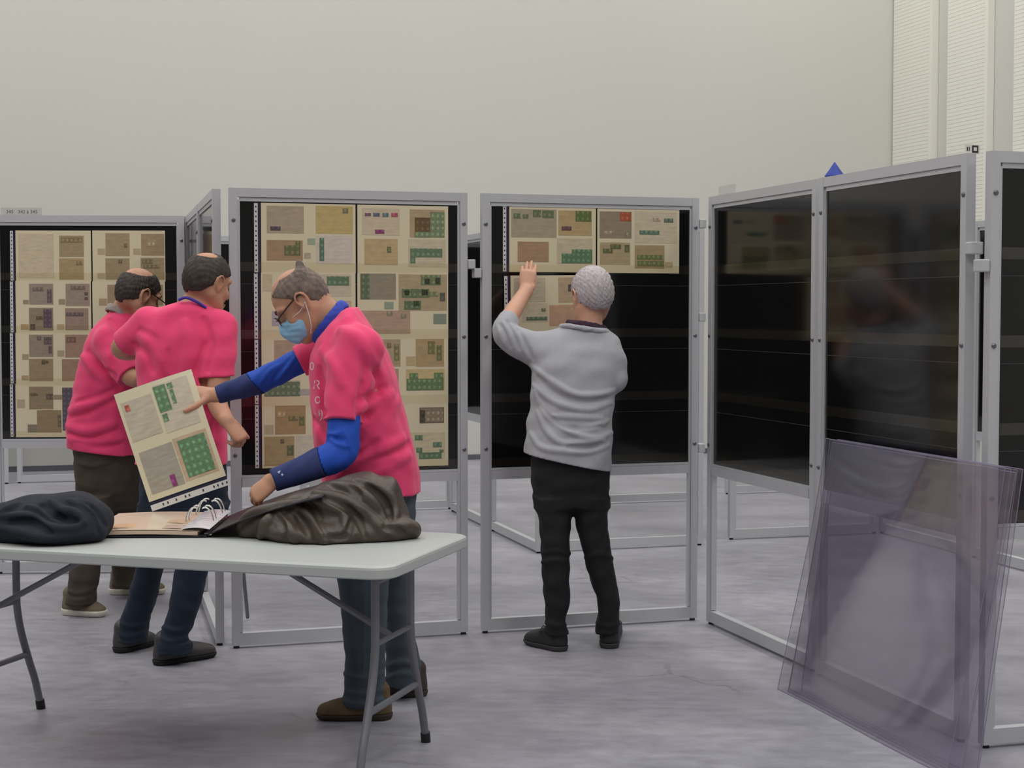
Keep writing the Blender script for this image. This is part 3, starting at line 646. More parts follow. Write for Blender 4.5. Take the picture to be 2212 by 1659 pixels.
    def hit(s, u, v):
        """first point of the surface on the photo ray through pixel (u, v)"""
        r = ray(u, v); hi = s.lo + (s.n - 1) * s.h; t0, t1 = s.lo[1] / r[1], hi[1] / r[1]
        t = np.arange(t0, t1, s.h * .5); P = np.array([0, 0, CH]) + t[:, None] * r
        ok = ((P >= s.lo) & (P <= hi)).all(1); f = np.where(ok, s.sample(P), 1.0); j = np.argmax(f < 0)
        if f[j] >= 0: return None
        return P[j] if j == 0 else P[j-1] + (P[j] - P[j-1]) * (f[j-1] / (f[j-1] - f[j] + 1e-9))
    def fold(s, px, r=.016, h=.006, k=.014, op='u', n=5):
        pts = [s.hit(*q) for q in spline([np.array(p, float) for p in px], n)]; pts = [p for p in pts if p is not None]
        if len(pts) < 2: return
        sg = 1 if op == 'u' else -1; C = []
        for p in pts:
            d = p - np.array([0, 0, CH]); d /= np.linalg.norm(d); C.append(p + sg * d * (r - h))
        m = len(C); taper = [r * (.35 + .65 * math.sin(math.pi * min(1, max(.0, (i + .4) / (m - .2))))**.5) for i in range(m)]
        s.chain(C, taper, k, op=op, sub=1)
    def mesh(s, name, m, parent=None, org=(0, 0, 0)):
        F = s.F; I = F < 0; c = np.zeros(np.array(F.shape) - 1, np.uint8)
        for dx in (0, 1):
            for dy in (0, 1):
                for dz in (0, 1): c += I[dx:F.shape[0]-1+dx, dy:F.shape[1]-1+dy, dz:F.shape[2]-1+dz]
        act = (c > 0) & (c < 8); idx = np.argwhere(act); M_ = len(idx)
        vid = np.full(act.shape, -1, np.int32); vid[act] = np.arange(M_)
        acc = np.zeros((M_, 3)); cnt = np.zeros(M_)
        cor = [(a, b, e) for a in (0, 1) for b in (0, 1) for e in (0, 1)]
        val = {q: F[idx[:, 0] + q[0], idx[:, 1] + q[1], idx[:, 2] + q[2]].astype(float) for q in cor}
        for q in cor:
            for ax in range(3):
                if q[ax] == 0:
                    q2 = list(q); q2[ax] = 1; q2 = tuple(q2); a, b = val[q], val[q2]; msk = (a < 0) != (b < 0)
                    t = np.where(msk, a / np.where(msk, a - b, 1), 0); p = np.repeat(np.array([q], float), M_, 0); p[:, ax] += t
                    acc += p * msk[:, None]; cnt += msk
        V = s.lo + (idx + acc / cnt[:, None]) * s.h - np.array(org)
        Q = []
        for ax in range(3):
            o1, o2 = [i for i in range(3) if i != ax]
            A = I; sa = [slice(None)] * 3; sb = [slice(None)] * 3; sa[ax] = slice(0, -1); sb[ax] = slice(1, None)
            ed = I[tuple(sa)] != I[tuple(sb)]; e = np.argwhere(ed)
            ok = (e[:, o1] > 0) & (e[:, o2] > 0) & (e[:, o1] < vid.shape[o1]) & (e[:, o2] < vid.shape[o2]) & (e[:, ax] < vid.shape[ax]); e = e[ok]
            ins = I[e[:, 0], e[:, 1], e[:, 2]]
            def g(d1, d2):
                f = e.copy(); f[:, o1] -= d1; f[:, o2] -= d2; return vid[f[:, 0], f[:, 1], f[:, 2]]
            a, b, c_, d = g(1, 1), g(0, 1), g(0, 0), g(1, 0)
            if ax == 1: b, d = d, b
            q = np.stack([a, b, c_, d], 1); q[~ins] = q[~ins][:, ::-1]; Q.append(q)
        Q = np.concatenate(Q); Q = Q[(Q >= 0).all(1)]
        me = bpy.data.meshes.new(name); me.vertices.add(len(V)); me.vertices.foreach_set('co', V.astype(np.float32).ravel())
        me.loops.add(len(Q) * 4); me.loops.foreach_set('vertex_index', Q.astype(np.int32).ravel())
        me.polygons.add(len(Q)); me.polygons.foreach_set('loop_start', np.arange(0, len(Q) * 4, 4, dtype=np.int32))
        me.polygons.foreach_set('use_smooth', np.ones(len(Q), bool)); me.update(calc_edges=True); me.validate(); me.materials.append(m)
        return obj(name, me, parent)
def ST(v, uL, uR, Y, rw): return (zof(v, Y), xof((uL + uR) / 2, Y), Y, (uR - uL) / 2 * Y / FPX, rw)
def nrm(a): a = np.array(a, float); return a / np.linalg.norm(a)

# ---- heads (local axes: f forward, l towards the left ear, u up; metres)
class Head:
    def __init__(s, o, f, tilt=(0, 0, 1), sc=1.0):
        s.o = np.array(o, float); s.f = nrm(f); l = np.cross(tilt, s.f); s.l = nrm(l); s.u = np.cross(s.f, s.l); s.sc = sc; s.R = np.stack([s.f, s.l, s.u], 1)
    def p(s, a, b, c): return s.o + s.sc * (s.f * a + s.l * b + s.u * c)
    def skull(s, F, g=0.0, k=.02):
        S = s.sc
        F.ell(s.p(-.006, 0, .034), np.array([.098, .077, .091]) * S, s.R, k, grow=g); F.ell(s.p(-.032, 0, .002), np.array([.068, .069, .072]) * S, s.R, k, grow=g)
        F.ell(s.p(.036, 0, -.025), np.array([.056, .060, .080]) * S, s.R, k, grow=g)
    def build(s, F):
        S = s.sc; s.skull(F)
        for b in (-1, 1): F.chain([s.p(-.008, b * .052, -.045), s.p(.028, b * .043, -.082), s.p(.074, b * .012, -.103)], [.024 * S, .024 * S, .018 * S], .03)
        F.ell(s.p(.079, 0, -.100), np.array([.018, .022, .017]) * S, s.R, .02)
        F.chain([s.p(.092, 0, .018), s.p(.104, 0, -.008), s.p(.114, 0, -.030)], [.007 * S, .0085 * S, .0115 * S], .012)
        for b in (-1, 1):
            F.ell(s.p(.103, b * .012, -.034), np.array([.010, .008, .008]) * S, s.R, .008)
            F.chain([s.p(.090, b * .012, .027), s.p(.086, b * .036, .030), s.p(.068, b * .056, .022)], [.008 * S] * 3, .015)
            F.ell(s.p(.093, b * .032, .008), np.array([.016, .016, .011]) * S, s.R, .012, 's')
            F.ell(s.p(.060, b * .045, -.03), np.array([.022, .016, .02]) * S, s.R, .02)
            R2 = np.stack([nrm(s.f * .93 + s.u * .3), s.l, nrm(s.u * .93 - s.f * .3)], 1)
            F.ell(s.p(-.010, b * .077, -.004), np.array([.020, .008, .034]) * S, R2, .008)
            F.chain([s.p(.006, b * .080, -.022), s.p(.012, b * .086, .010), s.p(-.006, b * .091, .030), s.p(-.026, b * .091, .012), s.p(-.022, b * .086, -.015), s.p(-.010, b * .080, -.034)], [.0045 * S] * 6, .004)
            F.ell(s.p(-.002, b * .089, -.004), np.array([.010, .007, .012]) * S, s.R, .004, 's')
        F.chain([s.p(.094, -.020, -.066), s.p(.101, 0, -.063), s.p(.094, .020, -.066)], [.0045 * S, .006 * S, .0045 * S], .006)
        F.chain([s.p(.092, -.018, -.075), s.p(.099, 0, -.076), s.p(.092, .018, -.075)], [.0045 * S, .0065 * S, .0045 * S], .006)
    def face(s, root, org, brow):
        for b in (-1, 1):
            e = MB(); c = s.p(.074, b * .032, .006) - org; n = 10
            for i in range(1, 8):
                for k in range(n):
                    a, t = math.pi * i / 8, 2 * math.pi * k / n; e.v.append(tuple(c + .0118 * s.sc * np.array([math.sin(a) * math.cos(t), math.sin(a) * math.sin(t), math.cos(a)])))
            for i in range(6):
                for k in range(n): e.f.append((i*n + k, (i+1)*n + k, (i+1)*n + (k+1) % n, i*n + (k+1) % n))
            e.f.append(tuple(range(n))); e.f.append(tuple(6*n + k for k in range(n))[::-1])
            e.build('eyelid', mat('eyelid_skin', (176, 128, 104), .55), root, True)
            MB().tube([s.p(.099, b * .014, .030) - org, s.p(.095, b * .032, .036) - org, s.p(.078, b * .052, .030) - org], [.004, .0045, .002], 8).build('eyebrow', brow, root, True)
    def hair(s, root, org, m, bald=None, g=.007, tufts=(), rough=.0016, hl=(.0106, .757), nape=-.052, h=.0032, seed=1):
        F = Field(s.o - .19 * s.sc, s.o + .19 * s.sc, h); s.skull(F, g); P = [F.ax[0][:, None, None] - s.o[0], F.ax[1][None, :, None] - s.o[1], F.ax[2][None, None, :] - s.o[2]]
        L = [(P[0] * v[0] + P[1] * v[1] + P[2] * v[2]) / s.sc for v in (s.f, s.l, s.u)]
        F.noise(rough, .014, seed, 9, dirs=(1, 1, .22))
        wob = .006 * np.sin(L[1] * 90 + seed) + .004 * np.sin(L[1] * 210 + L[0] * 150)
        F.F = np.maximum(F.F, ((hl[0] + hl[1] * L[0] - L[2] + wob) / math.hypot(1, hl[1])).astype(np.float32))
        F.F = np.maximum(F.F, (nape - L[2]).astype(np.float32))
        for q in tufts: F.chain([s.p(*a) for a in q[0]], q[1], .01)
        for b in (-1, 1): F.ell(s.p(.0, b * .088, -.006), np.array([.026, .03, .036]) * s.sc, s.R, .006, 's')
        if bald:
            for c, r in bald: F.ell(s.p(*c), np.array(r) * s.sc, s.R, .012, 's')
        return F.mesh('hair', m, root, org)

# ---- hands: palm and five fingers on a wrist
def hand(F, wrist, d, back, left, curl=(.35, .4, .45, .5), spread=.10, sc=1.0, thumb=(.75, .55, -.35), tcurl=.4, k=.010):
    d = nrm(d); n = np.array(back, float); n = nrm(n - d * (n @ d)); t = np.cross(d, n) if left else np.cross(n, d); wr = np.array(wrist, float)
    F.chain([wr - d * .02, wr + d * .02 * sc, wr + d * .055 * sc, wr + d * .086 * sc], [(.027 * sc, .020 * sc), (.034 * sc, .019 * sc), (.040 * sc, .017 * sc), (.039 * sc, .014 * sc)], .012, up=t, sub=3)
    Ls = (.074, .083, .077, .060)
    for i in range(4):
        off = (.030, .010, -.010, -.029)[i]; p = wr + d * (.082 - .006 * abs(i - 1.2)) * sc + t * off * sc; a = 0.0; dd = nrm(d + t * off * spread * 30 * .1); pts = [p]
        for j, fr in enumerate((.44, .31, .25)):
            a += curl[i] * (1.0, 1.15, .8)[j]; v = dd * math.cos(a) - n * math.sin(a); p = p + v * Ls[i] * fr * sc; pts.append(p)
        F.chain(pts, [.0092 * sc, .0088 * sc, .0080 * sc, .0066 * sc], .004, sub=3)
    v = nrm(d * thumb[0] + t * thumb[1] + n * thumb[2]); p0 = wr + d * .018 * sc + t * .026 * sc; p1 = p0 + v * .036 * sc; v2 = nrm(v + d * tcurl * .8 - n * tcurl * .3); p2 = p1 + v2 * .030 * sc; p3 = p2 + nrm(v2 + d * tcurl * .5) * .024 * sc
    F.chain([p0, p1, p2, p3], [.015 * sc, .0125 * sc, .0105 * sc, .008 * sc], .009, sub=3)
    return p3

def shoe(root, org, heel, toe, m_up, m_sole, wid=.046, hgt=.062, sole=.022, ank=.105, name='shoe'):
    heel, toe = np.array(heel, float), np.array(toe, float); d = toe - heel; d[2] = 0; d = nrm(d); sd = np.array([-d[1], d[0], 0]); heel = heel - d * .0; L_ = max(.17, np.linalg.norm((toe - heel)[:2]))
    P = lambda a, z: heel + d * a * L_ + np.array([0, 0, z])
    F = Field(np.minimum(heel, toe) - .1, np.maximum(heel, toe) + [.1, .1, .17], .0045)
    F.chain([P(0.02, .036), P(.35, .036), P(.72, .034), P(.98, .028)], [(wid * .82, hgt), (wid * .84, hgt * .86), (wid, hgt * .66), (wid * .80, hgt * .48)], 0, up=sd)
    F.chain([P(.10, .05), P(.08, ank)], [(.038, .044), (.040, .048)], .02, up=sd)
    F.chain([P(.12, .07), P(.30, .070), P(.48, .060), P(.62, .052)], [(.034, .040), (.030, .034), (.028, .024), (.022, .016)], .015, up=sd)
    import copy; G = copy.copy(F); G.F = F.F - .005
    F.plane((0, 0, sole), (0, 0, -1)); o = F.mesh(name, m_up, root, org)
    G.plane((0, 0, sole + .001), (0, 0, 1)); G.plane((0, 0, .001), (0, 0, -1)); G.mesh('sole', m_sole, o, org)
    return o, P, sd
def ring_band(root, org, name, c, ax, r1, r2, e1, hh, th, m, a0=0, a1=2 * math.pi, n=28):
    """collar band: an open or closed ring of height 2hh around axis ax"""
    ax = nrm(ax); e1 = np.array(e1, float); e1 = nrm(e1 - ax * (e1 @ ax)); e2 = np.cross(ax, e1)
    pts = [np.array(c) + e1 * r1 * math.cos(a0 + (a1 - a0) * k / n) + e2 * r2 * math.sin(a0 + (a1 - a0) * k / n) for k in range(n + 1)]
    A = np.array(pts); F = Field(A.min(0) - hh - .03, A.max(0) + hh + .03, .004); F.chain(pts, [(hh, th)] * len(pts), 0, up=ax, sub=1); F.noise(.0012, .03, 5)
    return F.mesh(name, m, root, org)
def decal(F, px_polys, name, m, root, org, off=.0012):
    """thin printed shape lying on a cloth surface: polygons in photo pixels carried onto the surface"""
    mb = MB()
    for poly in px_polys:
        pts = [F.hit(*q) for q in poly]
        if any(p is None for p in pts): continue
        b = len(mb.v)
        for p in pts:
            d = nrm(p - np.array([0, 0, CH])); mb.v.append(tuple(p - d * off - np.array(org)))
        mb.f.append(tuple(range(b, b + len(pts))))
    if mb.f: return mb.build(name, m, root)

def cuffs(T, legs, z):
    for e in legs:
        q = e[-1]; T.zloft([(q[0] + .02, q[1], q[2], q[3], q[4]), (q[0], q[1], q[2], q[3], q[4]), (z, q[1] , q[2], q[3] * 1.03, q[4] * 1.03)], .01)
def foot_in(B, leg_st, q):
    h_, t_ = gnd(*q[0]), gnd(*q[1]); d = nrm(t_ - h_); e = leg_st[-1]
    B.chain([(e[1], e[2], e[0]), h_ + d * .03 + [0, 0, .07], h_ + d * .09 + [0, 0, .036], h_ + d * .16 + [0, 0, .030]], [.034, .024, .020, .018], .006)
m_skin = mat('skin', (205, 158, 134), .55, nscale=14, namt=.06, spec=.35)
m_skin2 = mat('skin_tan', (186, 138, 112), .55, nscale=14, namt=.07, spec=.35)
m_pink = mat('pink_cotton', (228, 62, 112), .85, nscale=26, namt=.035, bump=.12, bscale=420, sheen=.15)
m_grey = mat('grey_knit', (164, 166, 172), .9, nscale=30, namt=.04, bump=.25, bscale=380, sheen=.2)
m_blackp = mat('black_trousers', (17, 17, 18), .85, nscale=20, namt=.1, bump=.1, bscale=300)
m_jean = mat('blue_grey_jeans', (66, 76, 87), .85, nscale=18, namt=.16, bump=.15, bscale=500, stretch=(1, 1, .35))
m_navyj = mat('navy_jeans', (22, 36, 54), .85, nscale=18, namt=.14, bump=.12, bscale=500)
m_olive = mat('olive_trousers', (66, 58, 48), .9, nscale=18, namt=.12, bump=.1, bscale=400)
m_blues = mat('bright_blue_sleeve', (18, 72, 176), .8, nscale=40, namt=.05, bump=.1, bscale=400)
m_navys = mat('navy_sleeve', (34, 48, 98), .85, nscale=40, namt=.07, bump=.1, bscale=400)
m_hairw = mat('white_grey_hair', (176, 168, 170), .7, nscale=60, namt=.22, bump=.4, bscale=220)
m_hairg = mat('grey_brown_hair', (106, 92, 84), .75, nscale=22, namt=.5, bump=.4, bscale=220)
m_hairb = mat('dark_brown_hair', (50, 41, 34), .65, nscale=34, namt=.4, bump=.4, bscale=220)
m_brow = mat('brow_hair', (70, 58, 50), .8)
VB, VC = .0045, .005
def finish_person(root, label, group='men setting up the exhibition'): tag(root, label, 'person', group)

# ================================================================== man in the grey sweater
def man_grey():
    org = np.append(gnd(1240, 1400)[:2], 0); root = empty('person', org)
    finish_person(root, 'white haired man in grey sweater and black trousers slotting a page into a frame')
    lo, hi = np.array([-.16, 6.62, -.01]), np.array([.58, 7.36, 1.70])
    tor = [ST(708, 1212, 1312, 6.99, .072), ST(722, 1196, 1322, 6.99, .085), ST(740, 1176, 1331, 6.99, .100), ST(765, 1156, 1342, 6.98, .115), ST(800, 1148, 1341, 6.97, .125), ST(850, 1146, 1332, 6.96, .128), ST(900, 1141, 1324, 6.95, .132), ST(950, 1135, 1324, 6.94, .136), ST(1000, 1130, 1322, 6.93, .138), ST(1026, 1130, 1320, 6.93, .138)]
    hip = [ST(960, 1148, 1318, 6.94, .120), ST(1030, 1147, 1318, 6.94, .125), ST(1062, 1150, 1315, 6.94, .120), ST(1092, 1158, 1312, 6.93, .105)]
    ll = [ST(1078, 1156, 1238, 6.92, .09), ST(1120, 1163, 1234, 6.91, .086), ST(1160, 1167, 1231, 6.90, .082), ST(1200, 1169, 1231, 6.89, .076), ST(1250, 1172, 1231, 6.88, .072), ST(1300, 1177, 1232, 6.875, .070), ST(1335, 1179, 1223, 6.87, .062), ST(1352, 1180, 1224, 6.87, .060), ST(1368, 1177, 1232, 6.87, .062)]
    rl = [ST(1078, 1236, 1315, 6.93, .09), ST(1120, 1243, 1313, 6.93, .086), ST(1160, 1251, 1316, 6.93, .082), ST(1200, 1262, 1323, 6.93, .076), ST(1250, 1275, 1332, 6.93, .070), ST(1300, 1292, 1340, 6.93, .066), ST(1335, 1291, 1338, 6.93, .060), ST(1365, 1286, 1338, 6.93, .060)]
    la = [at(1198, 752, 7.0), at(1145, 750, 6.99), at(1095, 722, 7.0), at(1098, 692, 7.04), at(1115, 662, 7.10), at(1136, 628, 7.16)]
    ra = [at(1305, 752, 6.98), at(1320, 792, 6.97), at(1322, 822, 7.0), at(1300, 800, 7.12), at(1270, 765, 7.19)]
    hd = Head(at(1279, 641, 7.03), (-.36, .93, -.12), sc=1.02)
    B = Field(lo, hi, VB)
    B.zloft(tor[2:8], .0, grow=-.018); B.zloft(hip, .03, grow=-.014); B.zloft(ll, .03, grow=-.014); B.zloft(rl, .03, grow=-.014)
    B.chain(la, [.055, .05, .043, .040, .037, .029], .03); B.chain(ra, [.055, .05, .043, .038, .028], .03)
    B.chain([at(1274, 730, 7.0), at(1274, 700, 7.01), at(1276, 668, 7.01)], [.064, .056, .054], .03)
    hd.build(B)
    feet = (((1207, 1405), (1148, 1391)), ((1316, 1399), (1322, 1362)))
    hand(B, at(1137, 627, 7.165), (.10, .22, .97), (.0, -.95, .28), True, curl=(.30, .26, .26, .30), spread=.12, sc=.95, thumb=(.7, .15, -.8))
    hand(B, at(1268, 762, 7.195), (-.6, .3, .6), (.3, -.6, .5), False, sc=.92)
    B.plane((0, 0, .07), (0, 0, -1)); B.mesh('body', m_skin, root, org)
    C = Field(lo, hi, VC); C.zloft(tor, 0, p=2.2)
    C.chain(la[:4], [.080, .070, .062, .050], .045); C.chain([ra[0], ra[1], ra[2], ra[3]], [.070, .066, .058, .046], .03)
    C.ell(at(1338, 826, 6.95), (.022, .04, .035), None, .03)
    C.noise(.0022, .10, 3, dirs=(1, 1, 1.6))
    for q in ([(1149, 790), (1192, 823), (1240, 851), (1291, 853), (1326, 843)], [(1152, 831), (1190, 863), (1228, 879), (1273, 885), (1319, 870)], [(1157, 846), (1177, 889), (1215, 922), (1256, 942), (1291, 947), (1321, 934)], [(1162, 889), (1182, 932), (1215, 957), (1266, 956), (1304, 952)], [(1147, 937), (1172, 967), (1228, 975), (1278, 975), (1314, 962)], [(1195, 899), (1240, 901), (1299, 904)], [(1250, 928), (1285, 922), (1312, 908)]):
        C.fold(q, .0145, .0105, .012)
    for q in ([(1160, 815), (1200, 850), (1260, 868), (1310, 860)], [(1165, 875), (1195, 908), (1240, 925), (1300, 922)], [(1228, 966), (1268, 967), (1300, 958)], [(1080, 700), (1094, 722), (1104, 748)], [(1096, 694), (1112, 724), (1122, 752)], [(1120, 712), (1135, 745), (1150, 775)]):
        C.fold(q, .013, .0095, .011, 's')
    for q in ([(1088, 698), (1100, 722), (1110, 750)], [(1104, 702), (1122, 732), (1132, 760)], [(1076, 705), (1084, 730), (1094, 748)]): C.fold(q, .010, .007, .007)
    a, b = at(1130, 983, 6.8), at(1315, 1022, 6.8); nn = np.cross(b - a, (0, 1, 0)); nn = nn * (1 if nn[2] < 0 else -1); C.plane((a + b) / 2, nn)
    C.plane(at(1100, 686, 7.05), la[4] - la[3], .1) 
    C.mesh('sweater', m_grey, root, org)
    ring_band(root, org, 'sweater_collar', at(1264, 713, 6.99), (.16, .10, 1), .108, .082, (1, 0, 0), .011, .008, m_grey)
    ring_band(root, org, 'undershirt_collar', at(1266, 704, 6.995), (.16, .1, 1), .086, .072, (1, 0, 0), .014, .006, mat('plum_collar', (58, 34, 52), .8))
    T = Field(lo, [hi[0], hi[1], 1.02], VC); T.zloft(hip, 0); T.zloft(ll, .035); T.zloft(rl, .035); T.noise(.002, .07, 8)
    for q in ([(1172, 1195), (1200, 1190), (1230, 1196)], [(1172, 1215), (1205, 1210), (1231, 1217)], [(1265, 1205), (1295, 1196), (1322, 1206)], [(1180, 1345), (1200, 1352), (1226, 1350)], [(1290, 1345), (1312, 1352), (1336, 1348)]): T.fold(q, .013, .005, .01)
    T.plane((0, 0, .055), (0, 0, -1)); T.mesh('trousers', m_blackp, root, org)
    msole = mat('dark_sole', (58, 56, 58), .7); mup = mat('black_shoe', (34, 33, 35), .6)
    for hl_, to in feet:
        s_, P, sd = shoe(root, org, gnd(*hl_), gnd(*to), mup, msole, wid=.05)
        for kx in (-1, 1): MB().tube(spline([P(.42, .085) - org, P(.40, .10) + sd * kx * .025 - org, P(.36, .085) + sd * kx * .05 - org, P(.44, .075) + sd * kx * .04 - org, P(.43, .088) - org], 5), .0022, 6).build('lace', msole, s_)
    hd.hair(root, org, m_hairw, g=.010, rough=.0016, hl=(-.012, .72), nape=-.085, seed=2)
    hd.face(root, org, m_hairw)
    return root

# ================================================================== man with the face mask, bending over the table
def man_mask():
    org = np.append(gnd(780, 1553)[:2], 0); root = empty('person', org)
    finish_person(root, 'man in pink t-shirt over blue sleeves and face mask bending over the table')
    lo, hi = np.array([-1.24, 5.22, -.01]), np.array([-.30, 6.24, 1.70])
    tor = [ST(664, 750, 772, 5.78, .07), ST(680, 732, 784, 5.78, .11), ST(705, 708, 803, 5.78, .155), ST(730, 688, 818, 5.78, .18), ST(760, 675, 836, 5.78, .195), ST(800, 669, 852, 5.78, .20), ST(850, 671, 864, 5.78, .195), ST(900, 674, 877, 5.78, .19), ST(950, 678, 890, 5.78, .185), ST(1000, 688, 901, 5.79, .185), ST(1040, 697, 907, 5.80, .185), ST(1064, 704, 907, 5.80, .185)]
    hip = [ST(1000, 712, 896, 5.80, .165), ST(1060, 722, 898, 5.81, .165), ST(1120, 727, 896, 5.82, .16), ST(1160, 733, 890, 5.84, .13)]
    ll = [ST(1100, 724, 848, 5.74, .10), ST(1170, 727, 842, 5.72, .095), ST(1245, 728, 838, 5.71, .088), ST(1300, 733, 836, 5.71, .084), ST(1350, 738, 833, 5.71, .080), ST(1400, 741, 830, 5.71, .076), ST(1450, 742, 830, 5.71, .074), ST(1500, 738, 834, 5.71, .074), ST(1528, 728, 836, 5.71, .074)]
    rl = [ST(1100, 800, 896, 5.95, .10), ST(1170, 812, 892, 5.97, .095), ST(1245, 822, 889, 5.99, .086), ST(1300, 828, 890, 6.0, .08), ST(1380, 830, 896, 6.01, .074), ST(1430, 832, 905, 6.01, .074), ST(1478, 834, 908, 6.01, .074)]
    la = [at(775, 755, 5.60), at(752, 840, 5.56), at(742, 905, 5.53), at(736, 975, 5.50), at(690, 1000, 5.46), at(640, 1020, 5.43), at(596, 1036, 5.41)]
    ra = [at(705, 748, 5.97), at(655, 776, 5.97), at(572, 818, 5.95), at(520, 838, 5.91), at(466, 853, 5.895)]
    f = nrm((-.74, -.04, -.67)); hd = Head(at(654, 653, 5.78), f, tilt=(-.67, 0, .74), sc=1.0)
    B = Field(lo, hi, VB)
    B.zloft(tor[1:10], 0, grow=-.02); B.zloft(hip, .03, grow=-.016); B.zloft(ll, .03, grow=-.016); B.zloft(rl, .03, grow=-.016)
    B.chain(la, [.058, .050, .044, .046, .042, .034, .027], .03); B.chain(ra, [.052, .040, .040, .034, .027], .03)
    B.chain([at(742, 715, 5.78), at(718, 692, 5.78), at(688, 664, 5.78)], [.056, .058, .058], .03); B.chain([at(700, 715, 5.78), at(672, 700, 5.78)], [.045, .035], .03)
    hd.build(B)
    feet = (((824, 1552), (700, 1553)), ((902, 1502), (800, 1508)))
    hand(B, at(594, 1037, 5.41), (-.80, .05, -.60), (-.42, -.72, .5), True, curl=(.55, .62, .68, .75), sc=.98, thumb=(.8, .35, -.5))
    hand(B, at(461, 853, 5.895), (-.96, .16, .04), (.05, -.62, .78), False, curl=(.10, .12, .16, .20), sc=1.04, thumb=(.5, .95, .1), tcurl=.5)
    B.plane((0, 0, .085), (0, 0, -1)); B.mesh('body', m_skin2, root, org)
    C = Field(lo, hi, VC); C.zloft(tor, 0, p=2.25)
    C.chain(la[:3], [.090, .080, .073], .03); C.chain([ra[0], at(675, 766, 5.97), at(648, 780, 5.97)], [.075, .066, .060], .03)
    C.noise(.0024, .10, 11)
    for q in ([(777, 954), (815, 915), (852, 880)], [(746, 1027), (802, 994), (855, 974), (893, 954)], [(782, 862), (806, 855), (832, 838)], [(784, 762), (792, 802), (788, 840)], [(775, 912), (800, 895), (830, 868)], [(735, 1040), (790, 1020), (850, 998)], [(770, 985), (800, 972), (815, 955)], [(690, 800), (697, 850), (700, 905)], [(800, 770), (815, 810), (818, 850)], [(676, 905), (690, 930), (705, 950)], [(783, 830), (778, 870), (776, 905)]):
        C.fold(q, .017, .0115, .017, 's')
    for q in ([(785, 940), (825, 900), (858, 866)], [(760, 1008), (810, 978), (868, 950)], [(795, 880), (820, 872), (845, 850)], [(750, 1042), (810, 1014), (880, 985)], [(740, 712), (775, 735), (800, 780)], [(700, 760), (725, 790), (740, 830)]):
        C.fold(q, .020, .0095, .024)
    C.plane(at(740, 907, 5.5), la[3] - la[2], .10); C.plane(at(646, 781, 5.97), ra[2] - ra[1], .10)
    C.plane(at(800, 1061, 5.8), (-.05, 0, -1)); C.mesh('t_shirt', m_pink, root, org)
    mp = mat('shirt_print', (226, 196, 204), .8)
    def arc(cx, cy, rx, ry, a0, a1, wd, n=9):
        P = []
        for i in range(n):
            t0, t1 = (math.radians(a0 + (a1 - a0) * j / n) for j in (i, i + 1))
            P.append([(cx + rx * math.cos(t0), cy + ry * math.sin(t0)), (cx + rx * math.cos(t1), cy + ry * math.sin(t1)), (cx + (rx - wd) * math.cos(t1), cy + (ry - wd) * math.sin(t1)), (cx + (rx - wd) * math.cos(t0), cy + (ry - wd) * math.sin(t0))])
        return P
    def ln(x0, y0, x1, y1, wd=2.4):
        d = np.array([x1 - x0, y1 - y0], float); d /= np.linalg.norm(d); q = np.array([-d[1], d[0]]) * wd / 2
        return [[(x0 + q[0], y0 + q[1]), (x1 + q[0], y1 + q[1]), (x1 - q[0], y1 - q[1]), (x0 - q[0], y0 - q[1])]]
    decal(C, arc(673.5, 791, 4.5, 9, 0, 360, 2.2, 14), 'printed_letter', mp, root, org)                                   # o
    decal(C, ln(680, 822, 678, 840) + arc(684, 827, 6.5, 6, -100, 90, 2.3) + ln(685, 832, 690, 841), 'printed_letter', mp, root, org)   # R
    decal(C, arc(686, 864, 6, 8, 20, 330, 2.3, 14) + ln(681, 864, 691, 864, 2), 'printed_letter', mp, root, org)           # e
    decal(C, ln(682, 893, 690, 884) + ln(682, 893, 692, 893) + ln(689, 886, 690, 899) + arc(688, 896, 9, 15, -50, 60, 2.2), 'printed_letter', mp, root, org)   # 4 )
    # sleeves of the blue top
    U = Field(lo, hi, VC); U.chain([at(746, 872, 5.545), la[2], la[3], la[4], la[5], la[6]], [.050, .055, .059, .052, .045, .038], .0); U.chain([ra[0], ra[1], ra[2], ra[3], ra[4]], [.056, .048, .047, .041, .033], 0)
    U.noise(.002, .06, 4)
    for q in ([(705, 935), (722, 940), (738, 932)], [(715, 948), (735, 962), (752, 965)], [(745, 930), (752, 955), (758, 975)], [(640, 770), (620, 795), (600, 820)], [(600, 790), (580, 805), (560, 830)]): U.fold(q, .009, .006, .007)
    for q in ([(712, 942), (730, 950), (745, 948)], [(625, 775), (605, 800), (590, 822)]): U.fold(q, .009, .006, .007, 's')
    U.plane(at(590, 1040, 5.41), la[6] - la[5], .08); U.plane(at(468, 853, 5.895), ra[4] - ra[3], .08)
    import copy
    # elbow patches split the sleeves: bright blue above, navy below; near and far sleeve are separate parts
    X, Y, Z = U.ax[0][:, None, None], U.ax[1][None, :, None], U.ax[2][None, None, :]
    p, n_ = at(692, 985, 5.46), nrm(np.array([-.93, 0, -.30])); d1 = np.minimum((X - p[0]) * n_[0] + (Z - p[2]) * n_[2] + 0 * Y, zof(948, 5.5) - Z + 0 * X)
    p2, n2 = at(548, 822, 5.94), nrm(np.array([-.72, 0, -.62])); d2 = (X - p2[0]) * n2[0] + (Z - p2[2]) * n2[2] + 0 * Y
